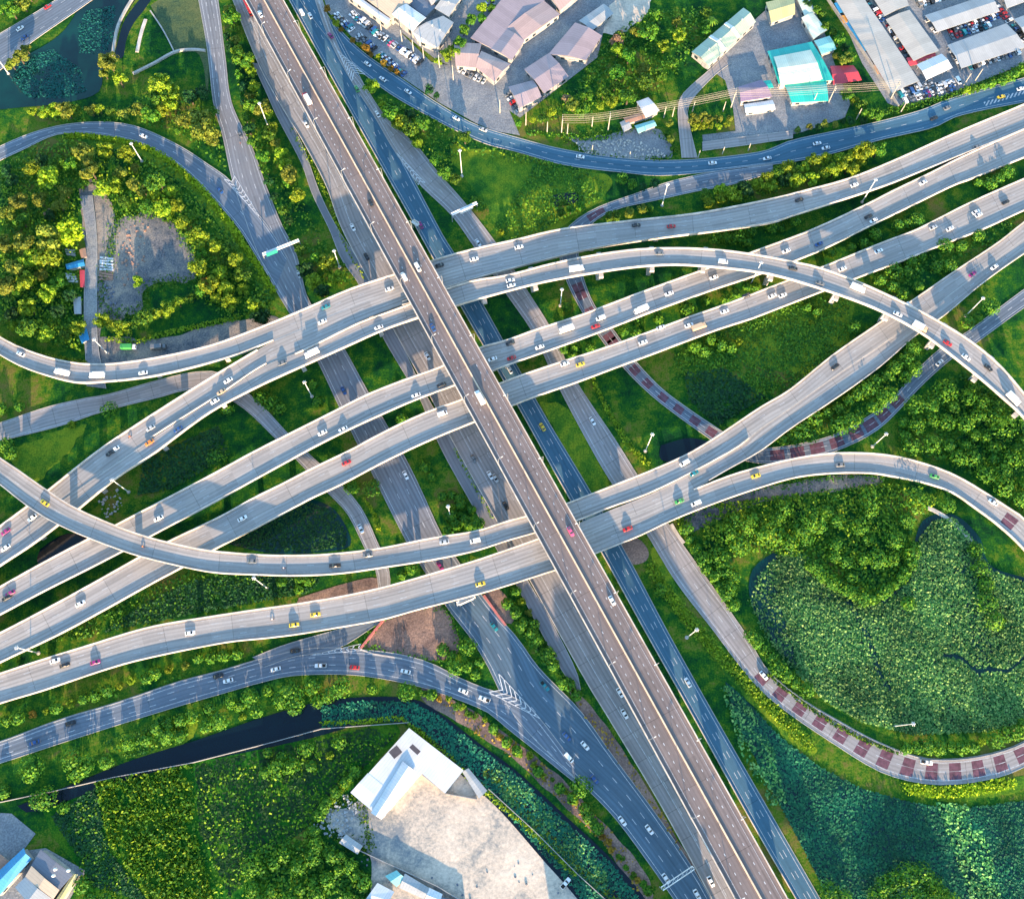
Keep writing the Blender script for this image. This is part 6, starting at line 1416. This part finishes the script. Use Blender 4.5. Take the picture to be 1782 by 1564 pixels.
for i, (a, b) in enumerate(zip(pts, pts[1:])):
    m = MB()
    for z in (-.3, -1.6, -3.4):
        for yy in (-1.4, 0, 1.4):
            prev = None
            for k in range(9):
                t = k/8; p = a.lerp(b, t)+Vector((0, yy, z-2.0*4*t*(1-t)*.5))
                if prev is not None: m.tube(prev, p, .055, n=4, cap=False)
                prev = p
    o = m.build('power_cables', M_CABLE); tag(o, ['bundle of power cables over the hedge left of the white square roof', 'bundle of power cables between the white square roof and the square plot', 'bundle of power cables over the purple roofed house', 'bundle of power cables right of the teal hall'][i], 'cables', 'spans of power cables')
for x, y, h in ((952, 231, 9), (987, 234, 9), (1030, 220, 8), (1155, 205, 9), (1170, 203, 8), (1205, 194, 8), (1258, 194, 8), (915, 218, 11), (1414, 181, 9), (1490, 208, 9), (789, 140, 12), (870, 197, 11), (1567, 196, 10), (1676, 150, 10), (1696, 142, 10), (700, 75, 10), (720, 92, 10), (738, 105, 10), (664, 55, 10), (765, 118, 10), (1095, 276, 6), (1030, 265, 6), (1215, 274, 6), (1302, 262, 6), (1257, 268, 6)):
    pole(x, y, h, 'near the yards along the top', 0)
def gantry(a, b, z, label, board=None, truss=False):
    p = W(*a, z); q = W(*b, z); c = (p+q)/2; e = empty('sign_gantry', (c.x, c.y, 0)); tag(e, label, 'sign gantry', 'overhead sign gantries')
    d = (q-p).normalized(); ln = (q-p).length; e.rotation_euler = (0, 0, math.atan2(d.y, d.x))
    for s in (-1, 1):
        m = MB(); m.tube((s*ln/2, 0, 0), (s*ln/2, 0, z), .3, .25, 8); m.build('post', M_STEEL, e)
    m = MB()
    for yy in (-.7, .7): m.tube((-ln/2, yy, z), (ln/2, yy, z), .22, n=6)
    k = int(ln/2)
    for i in range(k+1):
        x = -ln/2+ln*i/k; m.tube((x, -.7, z), (min(ln/2, x+ln/k), .7, z), .08, n=4)
    if not truss: m.box((-ln/2, -.6, z-.1), (ln/2, .6, z+.05))
    m.build('beam', M_LAMP, e)
    for x0, x1, col in board or ():
        m = MB(); m.box((x0*ln-ln/2, -1.15, z-1.6), (x1*ln-ln/2, -.95, z+1.1)); sb = m.build('sign_board', plain('sign_green', (0.02, 0.30, 0.20), .5) if col == 'g' else M_LAMP, e)
gantry((457, 443), (520, 418), 7, 'green and white sign gantry across the left frontage road', [(.08, .38, 'g')])
gantry((786, 373), (830, 353), 7, 'white sign gantry across the service road near the top', [(.3, .8, 'w')])
gantry((1152, 1546), (1207, 1509), 7, 'open steel gantry across the frontage road at the bottom', None, True)
gantry((1578, 526), (1615, 562), 8, 'steel sign gantry on the broad grey deck beneath the arched ramp', [(.1, .4, 'w'), (.6, .95, 'w')])
gantry((795, 1050), (826, 1036), 7, 'small sign gantry peeping out below the lowest cross deck', [(.1, .9, 'w')])
gantry((728, 392), (717, 385), 7, 'short sign arm attached beside the expressway near the top', [(.1, .9, 'w')])
def fence(px, h, th, mat, label, name='wall', cat='wall'):
    m = MB()
    for (x0, y0), (x1, y1) in zip(px, px[1:]):
        p = W(x0, y0); q = W(x1, y1); d = (q-p).normalized(); n_ = Vector((-d.y, d.x, 0))*th/2; m.prism([p+n_, p-n_, q-n_, q+n_], 0, h)
    o = m.build(name, mat); tag(o, label, cat)
fence([(-20, 1400), (100, 1375), (200, 1352), (335, 1327)], 2.0, .25, M_WALL, 'long boundary wall between the canal and the bottom left field, west part')
fence([(335, 1327), (480, 1290), (560, 1268), (712, 1257)], 1.8, .25, M_WALL, 'long boundary wall between the canal and the meadow, east part')
fence([(600, 1466), (640, 1485), (760, 1540), (810, 1570)], 2.2, .3, M_WALLD, 'grey yard wall above the sheds at the bottom edge')
fence([(775, 1380), (830, 1390)], 2.2, .3, M_WALLD, 'short wall beside the long grey lean-to'); fence([(850, 1372), (930, 1445), (1005, 1520), (1060, 1570)], 2.0, .3, M_WALL, 'yard wall along the canal side of the pale earth yard')
fence([(1432, -10), (1480, 62), (1520, 122), (1562, 188)], 2.4, .4, M_WALL, 'long pale wall between the tree strip and the market awnings')
fence([(628, 1128), (668, 1078)], .9, 1.0, plain('red_white_kerb', (.50, .16, .14), .8), 'red kerb barrier on the left side of the triangular brown plot', 'kerb_barrier', 'barrier'); fence([(628, 1130), (650, 1138), (700, 1146)], .7, .6, M_PARA, 'pale kerb on the lower side of the triangular brown plot', 'kerb_barrier', 'barrier')
fence([(842, 1036), (866, 1070), (880, 1088)], .9, 1.0, plain('red_white_kerb', (.50, .16, .14), .8), 'red kerb barrier right of the frontage road below the lowest deck', 'kerb_barrier', 'barrier')
#==END==
finish_labels()
for o in bpy.data.objects:
    if 'label' in o and len(o['label'].replace('-', ' ').split()) > 16: print('LONG', o['label'])
